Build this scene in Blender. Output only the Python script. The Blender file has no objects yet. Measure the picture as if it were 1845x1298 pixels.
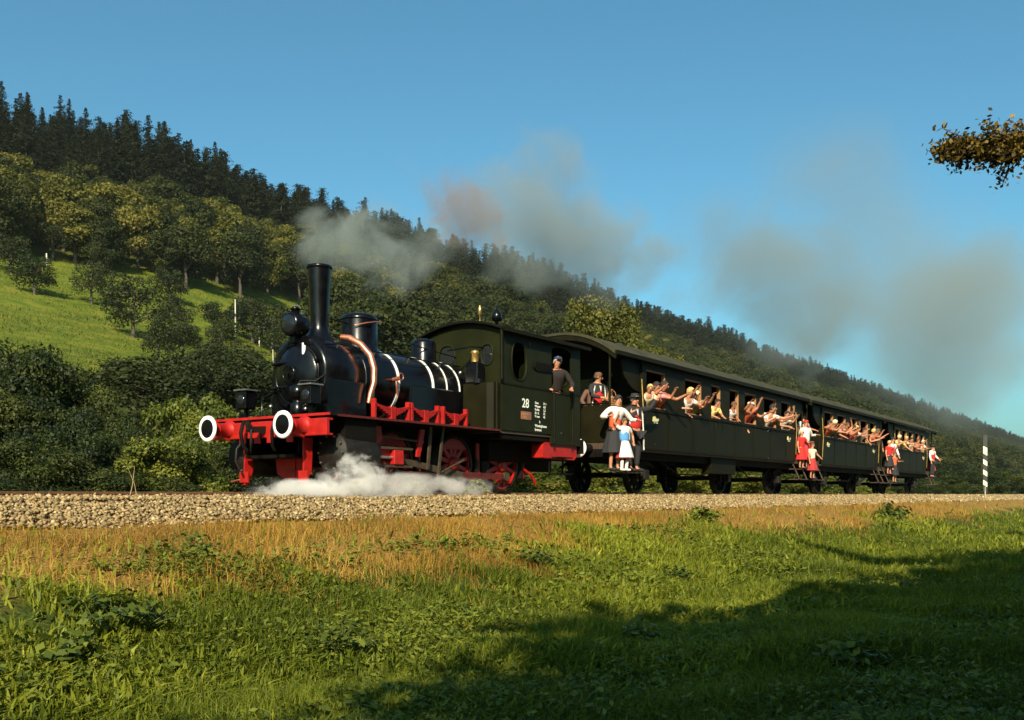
import bpy, math, random
import numpy as np
from mathutils import Vector, Matrix, noise
random.seed(7); np.random.seed(7)
sc = bpy.context.scene
C = sc.collection
PI = math.pi

# ------------------------------------------------------------------ camera, sky, sun, exposure
TH = math.atan((2130 - 922.5) / 1750.0)
CT, ST = math.cos(TH), math.sin(TH)
cam_d = bpy.data.cameras.new('camera'); cam = bpy.data.objects.new('camera', cam_d); C.objects.link(cam)
cam.location = (0, -12, -0.04)
cam.rotation_euler = (PI / 2, 0, -(PI / 2 - TH))
cam_d.sensor_width = 36; cam_d.lens = 36 * 1750 / 1845.0
cam_d.shift_y = (892 - 649) / 1845.0
cam_d.clip_start = 0.05; cam_d.clip_end = 12000
sc.camera = cam
SUN_EL = math.radians(33)
SUN_AZ = math.radians(210)                       # angle of the sun's ground bearing from +X
sunv = Vector((math.cos(SUN_AZ) * math.cos(SUN_EL), math.sin(SUN_AZ) * math.cos(SUN_EL), math.sin(SUN_EL)))
w = bpy.data.worlds.new('World'); sc.world = w; w.use_nodes = True
nt = w.node_tree; bg = nt.nodes['Background']
sky = nt.nodes.new('ShaderNodeTexSky'); sky.sky_type = 'NISHITA'; sky.sun_disc = False
sky.sun_elevation = SUN_EL; sky.sun_rotation = math.atan2(sunv.x, sunv.y)
sky.air_density = 1.0; sky.dust_density = 2.2; sky.ozone_density = 1.2
tn = nt.nodes.new('ShaderNodeMix'); tn.data_type = 'RGBA'; tn.blend_type = 'MULTIPLY'; tn.inputs[0].default_value = 1
tn.inputs[7].default_value = (.52, 1.04, 1.08, 1); nt.links.new(sky.outputs[0], tn.inputs[6])
nt.links.new(tn.outputs[2], bg.inputs[0]); bg.inputs[1].default_value = 0.072
sl = bpy.data.lights.new('sun', 'SUN'); sun = bpy.data.objects.new('sun', sl); C.objects.link(sun)
sl.energy = 5.0; sl.angle = math.radians(0.5); sl.color = (1.0, 0.86, 0.66)
sun.rotation_euler = sunv.to_track_quat('Z', 'Y').to_euler()
sun.location = (0, -30, 40)
sc.view_settings.view_transform = 'Standard'; sc.view_settings.look = 'None'
sc.view_settings.exposure = 0.95; sc.view_settings.gamma = 1.0
sc.cycles.max_bounces = 6; sc.cycles.diffuse_bounces = 2; sc.cycles.transparent_max_bounces = 8
sc.cycles.volume_bounces = 3; sc.cycles.volume_step_rate = 1.0
sc.cycles.use_denoising = True

# ------------------------------------------------------------------ materials
M = {}
def mat(name, col, rough=0.6, metal=0.0, var=0.15, scale=6.0, bump=0.0, spec=0.5, coat=0.0):
    m = bpy.data.materials.new(name); m.use_nodes = True
    n = m.node_tree.nodes; l = m.node_tree.links; b = n['Principled BSDF']
    b.inputs['Roughness'].default_value = rough; b.inputs['Metallic'].default_value = metal
    b.inputs['Specular IOR Level'].default_value = spec
    if coat: b.inputs['Coat Weight'].default_value = coat; b.inputs['Coat Roughness'].default_value = 0.1
    tc = n.new('ShaderNodeTexCoord'); nz = n.new('ShaderNodeTexNoise')
    nz.inputs['Scale'].default_value = scale; nz.inputs['Detail'].default_value = 4
    l.new(tc.outputs['Object'], nz.inputs['Vector'])
    rp = n.new('ShaderNodeValToRGB'); l.new(nz.outputs[0], rp.inputs[0])
    a = [max(0, c * (1 - var)) for c in col]; d = [min(1, c * (1 + var)) for c in col]
    rp.color_ramp.elements[0].position = 0.3; rp.color_ramp.elements[1].position = 0.7
    rp.color_ramp.elements[0].color = (*a, 1); rp.color_ramp.elements[1].color = (*d, 1)
    l.new(rp.outputs[0], b.inputs['Base Color'])
    mr = n.new('ShaderNodeMapRange'); l.new(nz.outputs[0], mr.inputs[0])
    mr.inputs[3].default_value = max(0.02, rough - 0.08); mr.inputs[4].default_value = min(1, rough + 0.08)
    l.new(mr.outputs[0], b.inputs['Roughness'])
    if bump:
        bp = n.new('ShaderNodeBump'); bp.inputs['Strength'].default_value = bump; bp.inputs['Distance'].default_value = 0.01
        l.new(nz.outputs[0], bp.inputs['Height']); l.new(bp.outputs[0], b.inputs['Normal'])
    M[name] = m; return m

def leafmat(name, cols, trans=0.35, rough=0.6):
    """foliage: colour ramp over the per-leaf 'tint' attribute plus a per-object shift"""
    m = bpy.data.materials.new(name); m.use_nodes = True
    n = m.node_tree.nodes; l = m.node_tree.links; b = n['Principled BSDF']; out = n['Material Output']
    at = n.new('ShaderNodeAttribute'); at.attribute_name = 'tint'
    oi = n.new('ShaderNodeObjectInfo')
    ad = n.new('ShaderNodeMath'); ad.operation = 'MULTIPLY_ADD'; ad.inputs[1].default_value = 0.5; 
    l.new(oi.outputs['Random'], ad.inputs[0]); l.new(at.outputs['Fac'], ad.inputs[2])
    mm = n.new('ShaderNodeMath'); mm.operation = 'MULTIPLY'; mm.inputs[1].default_value = 0.6667
    l.new(ad.outputs[0], mm.inputs[0])
    rp = n.new('ShaderNodeValToRGB'); l.new(mm.outputs[0], rp.inputs[0])
    e = rp.color_ramp.elements
    while len(e) < len(cols): e.new(0.5)
    for i, c in enumerate(cols): e[i].position = i / (len(cols) - 1); e[i].color = (*c, 1)
    l.new(rp.outputs[0], b.inputs['Base Color']); b.inputs['Roughness'].default_value = rough
    b.inputs['Specular IOR Level'].default_value = 0.25
    tr = n.new('ShaderNodeBsdfTranslucent'); l.new(rp.outputs[0], tr.inputs[0])
    mx = n.new('ShaderNodeMixShader'); mx.inputs[0].default_value = trans
    l.new(b.outputs[0], mx.inputs[1]); l.new(tr.outputs[0], mx.inputs[2]); l.new(mx.outputs[0], out.inputs['Surface'])
    M[name] = m; return m

mat('black_paint', (.0025, .0025, .0035), .24, 0, .5, 7, .05, .3, 0)
mat('black_dull', (.004, .0034, .0025), .7, 0, .4, 9, .2, .1)
mat('iron_dirty', (.010, .008, .006), .6, .2, .5, 14, .3, .3)
mat('steel', (.45, .43, .4), .3, .9, .2, 9)
mat('rod_steel', (.07, .05, .03), .55, .4, .3, 9)
mat('red_paint', (.30, .006, .003), .5, 0, .22, 8, .05)
mat('red_dirty', (.07, .005, .003), .6, 0, .5, 10, .1)
mat('white_paint', (.8, .79, .74), .35, 0, .05, 8)
mat('cab_green', (.0095, .011, .0024), .5, 0, .25, 3, .05, .12)
mat('coach_green', (.0085, .0078, .002), .55, 0, .3, 2.5, .05, .1)
mat('coach_dark', (.007, .0065, .002), .6, 0, .3, 6, .1, .1)
mat('roof_grey', (.036, .033, .016), .75, 0, .3, 2.5, .15, .2)
mat('copper', (.55, .2, .12), .32, .75, .25, 9)
mat('brass', (.75, .48, .16), .3, .85, .15, 9)
mat('glass_dark', (.01, .012, .014), .08, 0, .1, 3)
mat('wood_frame', (.3, .15, .06), .5, 0, .2, 12)
mat('wood_dark', (.05, .03, .018), .6, 0, .3, 10)
mat('interior', (.03, .022, .014), .8, 0, .2, 4)
mat('lettering', (.75, .78, .7), .5, 0, .05, 8)
mat('emblem', (.6, .55, .25), .5, 0, .1, 20)
mat('rail_rust', (.13, .055, .025), .65, .2, .35, 20, .2)
mat('rail_top', (.35, .3, .26), .3, .8, .2, 20)
mat('sleeper_wood', (.06, .04, .026), .85, 0, .4, 12, .5)
mat('bark', (.055, .042, .03), .9, 0, .4, 8, .6)
mat('pole_wood', (.32, .28, .2), .8, 0, .2, 8, .2)
mat('stake_white', (.5, .48, .38), .7, 0, .2, 8)
mat('marker_black', (.01, .01, .01), .5, 0, .2, 8)
mat('marker_cream', (.72, .68, .42), .5, 0, .08, 8)
mat('weed_stem', (.07, .09, .02), .8, 0, .2, 8)
mat('stalk', (.35, .25, .12), .8, 0, .2, 8)

leafmat('grass_green', [(.012, .024, .003), (.095, .125, .008), (.27, .29, .024), (.5, .48, .07)], .4, .6)
leafmat('grass_dry', [(.12, .06, .01), (.3, .165, .025), (.44, .28, .05), (.52, .39, .12)], .35, .7)
leafmat('hill_tuft', [(.03, .045, .006), (.065, .08, .008), (.12, .125, .015), (.19, .17, .03)], .3, .7)
leafmat('weed_leaf', [(.025, .042, .006), (.085, .115, .014), (.21, .23, .03)], .35, .5)
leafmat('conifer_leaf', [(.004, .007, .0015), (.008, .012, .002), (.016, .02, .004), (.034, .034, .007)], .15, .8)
leafmat('broad_leaf', [(.007, .013, .002), (.017, .025, .003), (.036, .043, .006), (.085, .075, .01)], .3, .7)
leafmat('broad_gold', [(.016, .025, .004), (.058, .066, .008), (.12, .112, .015), (.19, .15, .022)], .35, .6)
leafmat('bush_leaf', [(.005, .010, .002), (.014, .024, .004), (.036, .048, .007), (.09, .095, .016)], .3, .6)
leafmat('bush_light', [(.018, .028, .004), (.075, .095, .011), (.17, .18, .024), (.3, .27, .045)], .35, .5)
leafmat('orchard_leaf', [(.009, .015, .003), (.022, .03, .005), (.045, .05, .01)], .3, .6)
leafmat('autumn_leaf', [(.008, .012, .003), (.03, .022, .005), (.09, .06, .01), (.24, .17, .025)], .35, .5)

# ------------------------------------------------------------------ mesh builder
class MB:
    def __init__(s): s.v = []; s.f = []; s.sm = []
    def add(s, vs, fs, smooth=False):
        o = len(s.v); s.v += [tuple(p) for p in vs]
        for f in fs: s.f.append([i + o for i in f]); s.sm.append(smooth)
        return s
    def box(s, x0, x1, y0, y1, z0, z1):
        vs = [(x0,y0,z0),(x1,y0,z0),(x1,y1,z0),(x0,y1,z0),(x0,y0,z1),(x1,y0,z1),(x1,y1,z1),(x0,y1,z1)]
        return s.add(vs, [(0,3,2,1),(4,5,6,7),(0,1,5,4),(1,2,6,5),(2,3,7,6),(3,0,4,7)])
    def cbox(s, c, d):
        return s.box(c[0]-d[0]/2, c[0]+d[0]/2, c[1]-d[1]/2, c[1]+d[1]/2, c[2]-d[2]/2, c[2]+d[2]/2)
    def lathe(s, prof, org, axis, n=24, smooth=True, cap=True):
        a = Vector(axis).normalized(); t = Vector((0,0,1)) if abs(a.z) < .9 else Vector((1,0,0))
        u = a.cross(t).normalized(); w_ = a.cross(u); org = Vector(org); vs = []; fs = []
        for r, h in prof:
            for k in range(n):
                q = 2*PI*k/n; vs.append(org + a*h + (u*math.cos(q) + w_*math.sin(q))*r)
        for i in range(len(prof)-1):
            for k in range(n):
                k2 = (k+1) % n; fs.append((i*n+k, i*n+k2, (i+1)*n+k2, (i+1)*n+k))
        s.add(vs, fs, smooth)
        if cap:
            for i, fl in ((0, True), (len(prof)-1, False)):
                if prof[i][0] > 1e-4:
                    ring = vs[i*n:(i+1)*n]; s.add(ring, [tuple(range(n))[::-1] if fl else tuple(range(n))])
        return s
    def cyl(s, p0, p1, r0, r1=None, n=14, cap=True):
        p0 = Vector(p0); p1 = Vector(p1); r1 = r0 if r1 is None else r1; d = p1-p0
        return s.lathe([(r0, 0), (r1, d.length)], p0, d, n, True, cap)
    def tube(s, pts, r, n=8):
        pts = [Vector(p) for p in pts]; rr = r if isinstance(r, (list, tuple)) else [r]*len(pts); vs = []; fs = []
        up = None
        for i, p in enumerate(pts):
            d = (pts[min(i+1, len(pts)-1)] - pts[max(i-1, 0)]).normalized()
            if up is None: up = d.orthogonal().normalized()
            up = (up - d*up.dot(d)).normalized(); w_ = d.cross(up)
            for k in range(n):
                q = 2*PI*k/n; vs.append(p + (up*math.cos(q) + w_*math.sin(q))*rr[i])
        for i in range(len(pts)-1):
            for k in range(n):
                k2 = (k+1) % n; fs.append((i*n+k, i*n+k2, (i+1)*n+k2, (i+1)*n+k))
        s.add(vs, fs, True); s.add(vs[:n], [tuple(range(n))[::-1]]); s.add(vs[-n:], [tuple(range(n))]); return s
    def prism(s, poly, axis, a, b, smooth=False):
        n = len(poly)
        def P(p, t): return {'x': (t, p[0], p[1]), 'y': (p[0], t, p[1]), 'z': (p[0], p[1], t)}[axis]
        vs = [P(p, a) for p in poly] + [P(p, b) for p in poly]
        s.add(vs, [tuple(range(n))[::-1], tuple(range(n, 2*n))])
        s.add(vs, [(k, (k+1) % n, n+(k+1) % n, n+k) for k in range(n)], smooth); return s
    def sphere(s, c, r, n=12, m=8):
        r = (r, r, r) if not isinstance(r, (tuple, list)) else r
        prof = [(math.sin(PI*i/m), -math.cos(PI*i/m)) for i in range(m+1)]
        vs = []; fs = []
        for q, h in prof:
            for k in range(n):
                a = 2*PI*k/n; vs.append((c[0]+r[0]*q*math.cos(a), c[1]+r[1]*q*math.sin(a), c[2]+r[2]*h))
        for i in range(m):
            for k in range(n):
                k2 = (k+1) % n; fs.append((i*n+k, i*n+k2, (i+1)*n+k2, (i+1)*n+k))
        return s.add(vs, fs, True)
    def ring(s, c, axis, R, r, n=28, m=6):
        prof = [(R + r*math.cos(2*PI*i/m), r*math.sin(2*PI*i/m)) for i in range(m+1)]
        return s.lathe(prof, c, axis, n, True, False)
    def build(s, name, m, parent=None, org=None, bevel=0.0):
        me = bpy.data.meshes.new(name)
        if org is None:
            org = (0,0,0)
            if parent is not None:
                p = parent
                while p.parent is not None: p = p.parent
                if not p.get('_local'): org = p.location
        V = [(p[0]-org[0], p[1]-org[1], p[2]-org[2]) for p in s.v]
        me.from_pydata(V, [], s.f); me.polygons.foreach_set('use_smooth', s.sm)
        me.materials.append(M[m] if isinstance(m, str) else m); me.update()
        o = bpy.data.objects.new(name, me); C.objects.link(o)
        if parent is not None: o.parent = parent
        else: o.location = org
        if bevel:
            b = o.modifiers.new('bevel', 'BEVEL'); b.width = bevel; b.segments = 2; b.limit_method = 'ANGLE'; b.angle_limit = math.radians(50)
        return o

def tag(o, label=None, cat=None, group=None, kind=None):
    if label: o['label'] = label
    if cat: o['category'] = cat
    if group: o['group'] = group
    if kind: o['kind'] = kind
    return o
def thing(name, loc, label, cat, group=None, local=False, rz=0):
    o = bpy.data.objects.new(name, None); C.objects.link(o); o.location = loc; o.rotation_euler = (0, 0, rz)
    o.empty_display_size = .2
    if local: o['_local'] = 1
    return tag(o, label, cat, group)
def npmesh(name, V, F, m, tint=None, smooth=False):
    """V (n,3), F (m,k) with k = 3 or 4"""
    me = bpy.data.meshes.new(name); V = np.asarray(V, np.float32); F = np.asarray(F, np.int32); k = F.shape[1]
    me.vertices.add(len(V)); me.vertices.foreach_set('co', V.ravel())
    me.loops.add(F.size); me.loops.foreach_set('vertex_index', F.ravel())
    me.polygons.add(len(F)); me.polygons.foreach_set('loop_start', np.arange(0, F.size, k, dtype=np.int32))
    if smooth: me.polygons.foreach_set('use_smooth', np.ones(len(F), bool))
    me.update(calc_edges=True)
    if tint is not None:
        a = me.attributes.new('tint', 'FLOAT', 'POINT'); a.data.foreach_set('value', np.asarray(tint, np.float32))
    me.materials.append(M[m] if isinstance(m, str) else m)
    return me
def obj(name, me, parent=None):
    o = bpy.data.objects.new(name, me); C.objects.link(o)
    if parent is not None: o.parent = parent
    return o
def at_px(px, py, Y):
    """world point on the vertical plane Y for a pixel of the 1845x1298 photograph (used to measure, once)"""
    D = 12 + Y; s = CT / D * (2130 - px); Z = 1750 / s; X = (px - 922.5) / s
    return X * ST + Z * CT, (892 - py) / s - 0.04
def depth(u, Y): return u * CT + (Y + 12) * ST
# ------------------------------------------------------------------ land
PD = [-900, 0, 5.2, 6.4, 7.6, 9.0, 9.35, 9.7, 10.15, 13.9, 14.8, 17, 24, 35, 60, 90, 120, 150, 200, 250, 264, 300, 500, 3000]
PZ = [-2.0, -1.5, -1.46, -1.2, -.78, -.42, -.36, -.3, -.16, -.16, -.6, -.95, -.6, .9, 5.5, 13.5, 25, 39, 63, 88, 92, 90, 70, 40]
def ground(u, Y):
    D = np.asarray(Y, float) + 12; u = np.asarray(u, float)
    z = np.interp(D, PD, PZ)
    k = np.clip((D - 30) / 80, 0, 1)
    z = z + k * (2.2*np.sin(u/37.0 + D/60) + 1.6*np.sin(u/17.0 - D/31) )
    near = np.clip((8.5 - D) / 3, 0, 1) * np.clip((60 - np.abs(u)) / 30, 0, 1)
    z = z + near * (.05*np.sin(u*1.3 + D) + .04*np.sin(u*.7 - D*1.9) + .03*np.sin(u*3.1+D*2.7))
    return z
def axis_pts(a, b, fine0, fine1, step, n_out):
    mid = np.arange(fine0, fine1, step)
    lo = fine0 - np.geomspace(step, fine0 - a, n_out)[::-1] if a < fine0 else []
    hi = fine1 + np.geomspace(step, b - fine1, n_out)
    return np.concatenate([lo, mid, hi])
us = axis_pts(-3000, 9000, -10, 60, .7, 110)
Ys = axis_pts(-4000, 6000, -14, 4, .25, 120)
U, YY = np.meshgrid(us, Ys, indexing='ij'); ZZ = ground(U, YY)
nu, ny = U.shape
V = np.stack([U.ravel(), YY.ravel(), ZZ.ravel()], 1)
I = np.arange(nu*ny).reshape(nu, ny)
F = np.stack([I[:-1, :-1].ravel(), I[1:, :-1].ravel(), I[1:, 1:].ravel(), I[:-1, 1:].ravel()], 1)
m = bpy.data.materials.new('land'); m.use_nodes = True; M['land'] = m
n = m.node_tree.nodes; l = m.node_tree.links; b = n['Principled BSDF']; b.inputs['Roughness'].default_value = .95
b.inputs['Specular IOR Level'].default_value = .1
geo = n.new('ShaderNodeNewGeometry'); sep = n.new('ShaderNodeSeparateXYZ'); l.new(geo.outputs['Position'], sep.inputs[0])
def nz(scale, detail=5, dist=0):
    t = n.new('ShaderNodeTexNoise'); t.inputs['Scale'].default_value = scale; t.inputs['Detail'].default_value = detail
    t.inputs['Distortion'].default_value = dist; l.new(geo.outputs['Position'], t.inputs['Vector']); return t
def ramp(src, stops):
    r = n.new('ShaderNodeValToRGB'); l.new(src, r.inputs[0]); e = r.color_ramp.elements
    while len(e) < len(stops): e.new(.5)
    for i, (p, c) in enumerate(stops): e[i].position = p; e[i].color = (*c, 1)
    return r.outputs[0]
def mixc(f, a, b_):
    x = n.new('ShaderNodeMix'); x.data_type = 'RGBA'; l.new(f, x.inputs[0]); l.new(a, x.inputs[6]); l.new(b_, x.inputs[7]); return x.outputs[2]
def math_(op, a, b_=None, c=None):
    x = n.new('ShaderNodeMath'); x.operation = op
    for i, q in enumerate((a, b_, c)):
        if q is None: continue
        if isinstance(q, (int, float)): x.inputs[i].default_value = q
        else: l.new(q, x.inputs[i])
    return x.outputs[0]
def band(v, a, b_):
    x = n.new('ShaderNodeMapRange'); l.new(v, x.inputs[0]); x.inputs[1].default_value = a; x.inputs[2].default_value = b_; return x.outputs[0]
n1 = nz(3.0, 8); n2 = nz(.35, 9, .6); n3 = nz(.03, 6); n4 = nz(25, 6)
turf = ramp(n4.outputs[0], [(.3, (.02, .03, .005)), (.7, (.06, .08, .012))])
dry = ramp(n4.outputs[0], [(.3, (.1, .055, .015)), (.7, (.34, .2, .05))])
hillg = ramp(n2.outputs[0], [(.3, (.05, .075, .007)), (.5, (.085, .11, .010)), (.7, (.14, .135, .017))])
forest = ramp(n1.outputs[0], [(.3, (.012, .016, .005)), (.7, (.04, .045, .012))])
yw = math_('ADD', sep.outputs[1], math_('MULTIPLY', math_('SUBTRACT', n2.outputs[0], .5), 3.0))
c1 = mixc(band(yw, -4.9, -4.3), turf, dry)
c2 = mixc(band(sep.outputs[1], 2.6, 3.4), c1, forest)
yh = math_('ADD', sep.outputs[1], math_('MULTIPLY', math_('SUBTRACT', n3.outputs[0], .5), 40.0))
c3 = mixc(band(yh, 38, 50), c2, hillg)
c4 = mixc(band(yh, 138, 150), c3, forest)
uw = math_('ADD', sep.outputs[0], math_('MULTIPLY', math_('SUBTRACT', n3.outputs[0], .5), 60.0))
farbrush = ramp(n3.outputs[0], [(.3, (.035, .05, .01)), (.7, (.08, .1, .018))])
isfar = band(uw, 190, 240)
ishill = band(yh, 38, 50)
c5 = mixc(math_('MULTIPLY', isfar, ishill), c4, farbrush)
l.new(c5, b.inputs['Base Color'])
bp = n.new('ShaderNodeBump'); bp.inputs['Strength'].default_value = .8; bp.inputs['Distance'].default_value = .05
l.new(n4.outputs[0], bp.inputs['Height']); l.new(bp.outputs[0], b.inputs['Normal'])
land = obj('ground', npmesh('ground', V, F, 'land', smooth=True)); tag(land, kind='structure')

# ------------------------------------------------------------------ ballast stones
rng = np.random.default_rng(3)
m = bpy.data.materials.new('ballast_stone'); m.use_nodes = True; M['ballast_stone'] = m
n = m.node_tree.nodes; l = m.node_tree.links; b = n['Principled BSDF']; b.inputs['Roughness'].default_value = .9
at = n.new('ShaderNodeAttribute'); at.attribute_name = 'tint'; rp = n.new('ShaderNodeValToRGB'); l.new(at.outputs['Fac'], rp.inputs[0])
e = rp.color_ramp.elements; e[0].color = (.08, .055, .025, 1); e[1].color = (.42, .33, .17, 1)
e.new(.35).color = (.17, .12, .05, 1); e.new(.7).color = (.29, .2, .085, 1)
l.new(rp.outputs[0], b.inputs['Base Color'])
def stones(N, u0, u1, size, seed):
    r = np.random.default_rng(seed)
    u = u0 + (u1 - u0) * r.random(N); t = r.random(N)
    D = 9.2 + 1.3 * t ** .8
    z = np.interp(D, [9.0, 9.25, 10.0, 10.3, 10.6], [-.42, -.36, -.1, -.07, -.07]) + r.normal(0, .012, N)
    z = z + .03*np.sin(u*1.7) * (D < 10)
    base = np.array([[1,0,0],[-1,0,0],[0,1,0],[0,-1,0],[0,0,1],[0,0,-1],[.6,.6,.55],[-.6,.6,.55],[.6,-.6,.55],[-.6,-.6,.55]], float)
    # octahedron with displaced corners
    ov = base[:6]; of = np.array([[0,2,4],[2,1,4],[1,3,4],[3,0,4],[2,0,5],[1,2,5],[3,1,5],[0,3,5]])
    sc_ = size * (.6 + .8*r.random((N, 1, 1))) * (.65 + .6*r.random((N, 6, 1)))
    an = r.random(N)*2*PI; tl = r.normal(0, .6, N); ca, sa = np.cos(an), np.sin(an); ct, st = np.cos(tl), np.sin(tl)
    R = np.zeros((N, 3, 3)); R[:,0,0]=ca; R[:,0,1]=-sa*ct; R[:,0,2]=sa*st; R[:,1,0]=sa; R[:,1,1]=ca*ct; R[:,1,2]=-ca*st; R[:,2,1]=st; R[:,2,2]=ct
    P = np.einsum('nij,nkj->nki', R, ov[None]*sc_*np.array([1, .85, .7]))
    P += np.stack([u, D-12, z], 1)[:, None]
    Fs = of[None] + (np.arange(N)*6)[:, None, None]
    tn = np.clip(r.normal(.5, .25, N), 0, 1)
    return P.reshape(-1, 3), Fs.reshape(-1, 3), np.repeat(tn, 6)
parts_ = [stones(26000, -2, 16, .03, 1), stones(24000, 16, 40, .038, 2), stones(12000, 40, 140, .085, 4)]
Vs, Fs, Ts, o_ = [], [], [], 0
for a_, f_, t_ in parts_: Vs.append(a_); Fs.append(f_+o_); Ts.append(t_); o_ += len(a_)
bal = obj('ballast', npmesh('ballast', np.concatenate(Vs), np.concatenate(Fs), 'ballast_stone', np.concatenate(Ts)))
tag(bal, 'bed of pale broken stone heaped along the near side of the track', 'ballast', kind='stuff')

# ------------------------------------------------------------------ track
tr = thing('railway_track', (0, 0, 0), None, None); tag(tr, kind='structure')
for sgn in (-1, 1):
    yc = sgn * .7525; prof = [(-.065,-.14),(.065,-.14),(.065,-.128),(.01,-.112),(.01,-.035),(.034,-.028),(.034,0),(-.034,0),(-.034,-.028),(-.01,-.035),(-.01,-.112),(-.065,-.128)]
    r_ = MB().prism([(yc+a, z-.001) for a, z in prof], 'x', -250, 900).build('rail', 'rail_rust', tr)
    MB().box(-250, 900, yc-.028, yc+.028, -.001, .002).build('railhead', 'rail_top', r_)
sm_ = MB().box(-.13, .13, -1.3, 1.3, -.3, -.142); first = sm_.build('sleeper', 'sleeper_wood', tr, bevel=0)
first.location = (-8, 0, 0)
for i in range(1, 170):
    s_ = first.copy(); C.objects.link(s_); s_.location = (-8 + i*.65, 0, 0)
bed = MB().box(-250, 900, -1.95, 1.95, -.5, -.165).build('trackbed', 'trackbed_fill' if 'trackbed_fill' in M else mat('trackbed_fill', (.11, .085, .055), .95, 0, .5, 14, .8), tr)
# ------------------------------------------------------------------ locomotive
loco = thing('steam_locomotive', (14.2, 0, 0), 'black and dark green steam locomotive with red wheels at the head of the train', 'locomotive')
L = loco
def text(parent, body, x, y, z, size, m, name='lettering', align='LEFT', org=None):
    cu = bpy.data.curves.new(name, 'FONT'); cu.body = body; cu.size = size; cu.extrude = .001; cu.offset = .012*size; cu.align_x = align
    o = bpy.data.objects.new(name, cu); C.objects.link(o); cu.materials.append(M[m]); o.parent = parent
    q = parent
    while q.parent is not None: q = q.parent
    o.location = (x - q.location.x, y - q.location.y, z - q.location.z); o.rotation_euler = (PI/2, 0, 0)
    me = bpy.data.meshes.new_from_object(o); q2 = bpy.data.objects.new(name, me); C.objects.link(q2); q2.parent = parent
    q2.location = o.location; q2.rotation_euler = o.rotation_euler; bpy.data.objects.remove(o); q2.name = name
    return q2
def wheel(parent, u, Y, r, ns, mh, mt, side):
    """spoked wheel; side -1 = near face towards -Y"""
    w_ = MB()
    w_.lathe([(r*.82, -.045), (r*.9, -.045), (r*.9, .045), (r*.82, .045), (r*.82, -.045)], (u, Y, r), (0, 1, 0), 40, True, False)
    w_.lathe([(.05, -.09), (r*.22, -.08), (r*.24, .05), (.05, .06)], (u, Y, r), (0, 1, 0), 20)
    for k in range(ns):
        a = 2*PI*(k+.5)/ns; ca, sa = math.cos(a), math.sin(a)
        p0 = Vector((u+ca*r*.2, Y, r+sa*r*.2)); p1 = Vector((u+ca*r*.84, Y, r+sa*r*.84)); nrm = Vector((-sa, 0, ca))
        vs = []
        for p, hw in ((p0, r*.085), (p1, r*.06)):
            for dy, s_ in ((-.03, -1), (-.03, 1), (.03, 1), (.03, -1)):
                vs.append(p + nrm*hw*s_ + Vector((0, dy, 0)))
        w_.add(vs, [(0,1,5,4),(1,2,6,5),(2,3,7,6),(3,0,4,7)])
    o = w_.build('wheel', mh, parent)
    t_ = MB(); f = side
    t_.lathe([(r*.88, -.065), (r, -.065), (r*1.0, .055), (r*1.035 + .0, .058), (r*1.035, .075), (r*.88, .075), (r*.88, -.065)], (u, Y, r), (0, -f, 0), 44, True, False)
    t_.build('tyre', mt, o)
    return o
WH = [12.56, 14.29, 15.85]; WR = .54
for u in WH:
    for sgn in (-1, 1):
        o = wheel(L, u, sgn*.78, WR, 12, 'red_paint', 'iron_dirty', sgn)
        # counterweight
        pts = [(u + .46*math.cos(a), WR + .46*math.sin(a)) for a in np.linspace(PI*.2, PI*.8, 9)]
        MB().prism(pts, 'y', sgn*.83, sgn*.79).build('counterweight', 'red_paint', o)
    MB().cyl((u, -.75, WR), (u, .75, WR), .075).build('axle', 'iron_dirty', L)
# frames
for sgn in (-1, 1):
    MB().prism([(10.62,.62),(11.1,.45),(18.0,.45),(18.0,1.15),(10.62,1.15)], 'y', sgn*.60, sgn*.63).build('frame_plate', 'black_dull', L, bevel=.004)
MB().box(10.57, 18.05, -.58, .58, .55, .6).build('stretcher_plate', 'black_dull', L)
# running board
rb = MB().box(10.55, 15.05, -1.38, 1.38, 1.17, 1.2).build('running_board', 'black_dull', L, bevel=.004)
MB().box(10.70, 15.0, -1.395, -1.383, 1.165, 1.2).build('edge_strip', 'red_dirty', rb)
MB().box(10.531, 10.548, -1.38, 1.38, 1.175, 1.215).build('edge_strip', 'red_paint', rb)
# buffer beam
bb = MB().box(10.47, 10.53, -1.38, 1.38, .87, 1.13).build('buffer_beam', 'red_paint', L, bevel=.006)
MB().box(10.53, 10.60, -1.38, 1.38, .87, .9).box(10.53, 10.60, -1.38, 1.38, 1.1, 1.13).build('flange', 'red_paint', bb)
for y in np.linspace(-1.3, 1.3, 14):
    for z in (.9, 1.1): MB().sphere((10.468, y, z), .012, 6, 4).build('rivet', 'red_paint', bb)
def buffer(parent, uf, Y, z, d, mstock='red_paint'):
    """uf = face position, d = +1 when the stock lies towards +X"""
    b_ = MB(); b_.lathe([(.155, .48), (.16, .44), (.115, .42), (.1, .2), (.115, .19)], (uf, Y, z), (d, 0, 0), 24)
    o = b_.build('buffer', mstock, parent)
    MB().lathe([(.05, .25), (.05, .04)], (uf, Y, z), (d, 0, 0), 16).build('plunger', 'iron_dirty', o)
    MB().lathe([(.0, 0.0), (.13, .006), (.165, .014)], (uf, Y, z), (d, 0, 0), 36).build('buffer_face', 'black_paint', o)
    MB().lathe([(.150, .004), (.168, -.002), (.208, .006), (.212, .03), (.17, .045), (.05, .05), (.04, .05)], (uf, Y, z), (d, 0, 0), 40, True, False).build('buffer_rim', 'white_paint', o)
    return o
for Y in (-.875, .875):
    buffer(L, 10.04, Y, 1.02, 1)
    # lower red stay under the stock
    MB().prism([(10.47, .84), (10.47, .90), (10.2, .95), (10.2, .93)], 'y', Y-.03, Y+.03).build('buffer_stay', 'red_paint', L)
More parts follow.
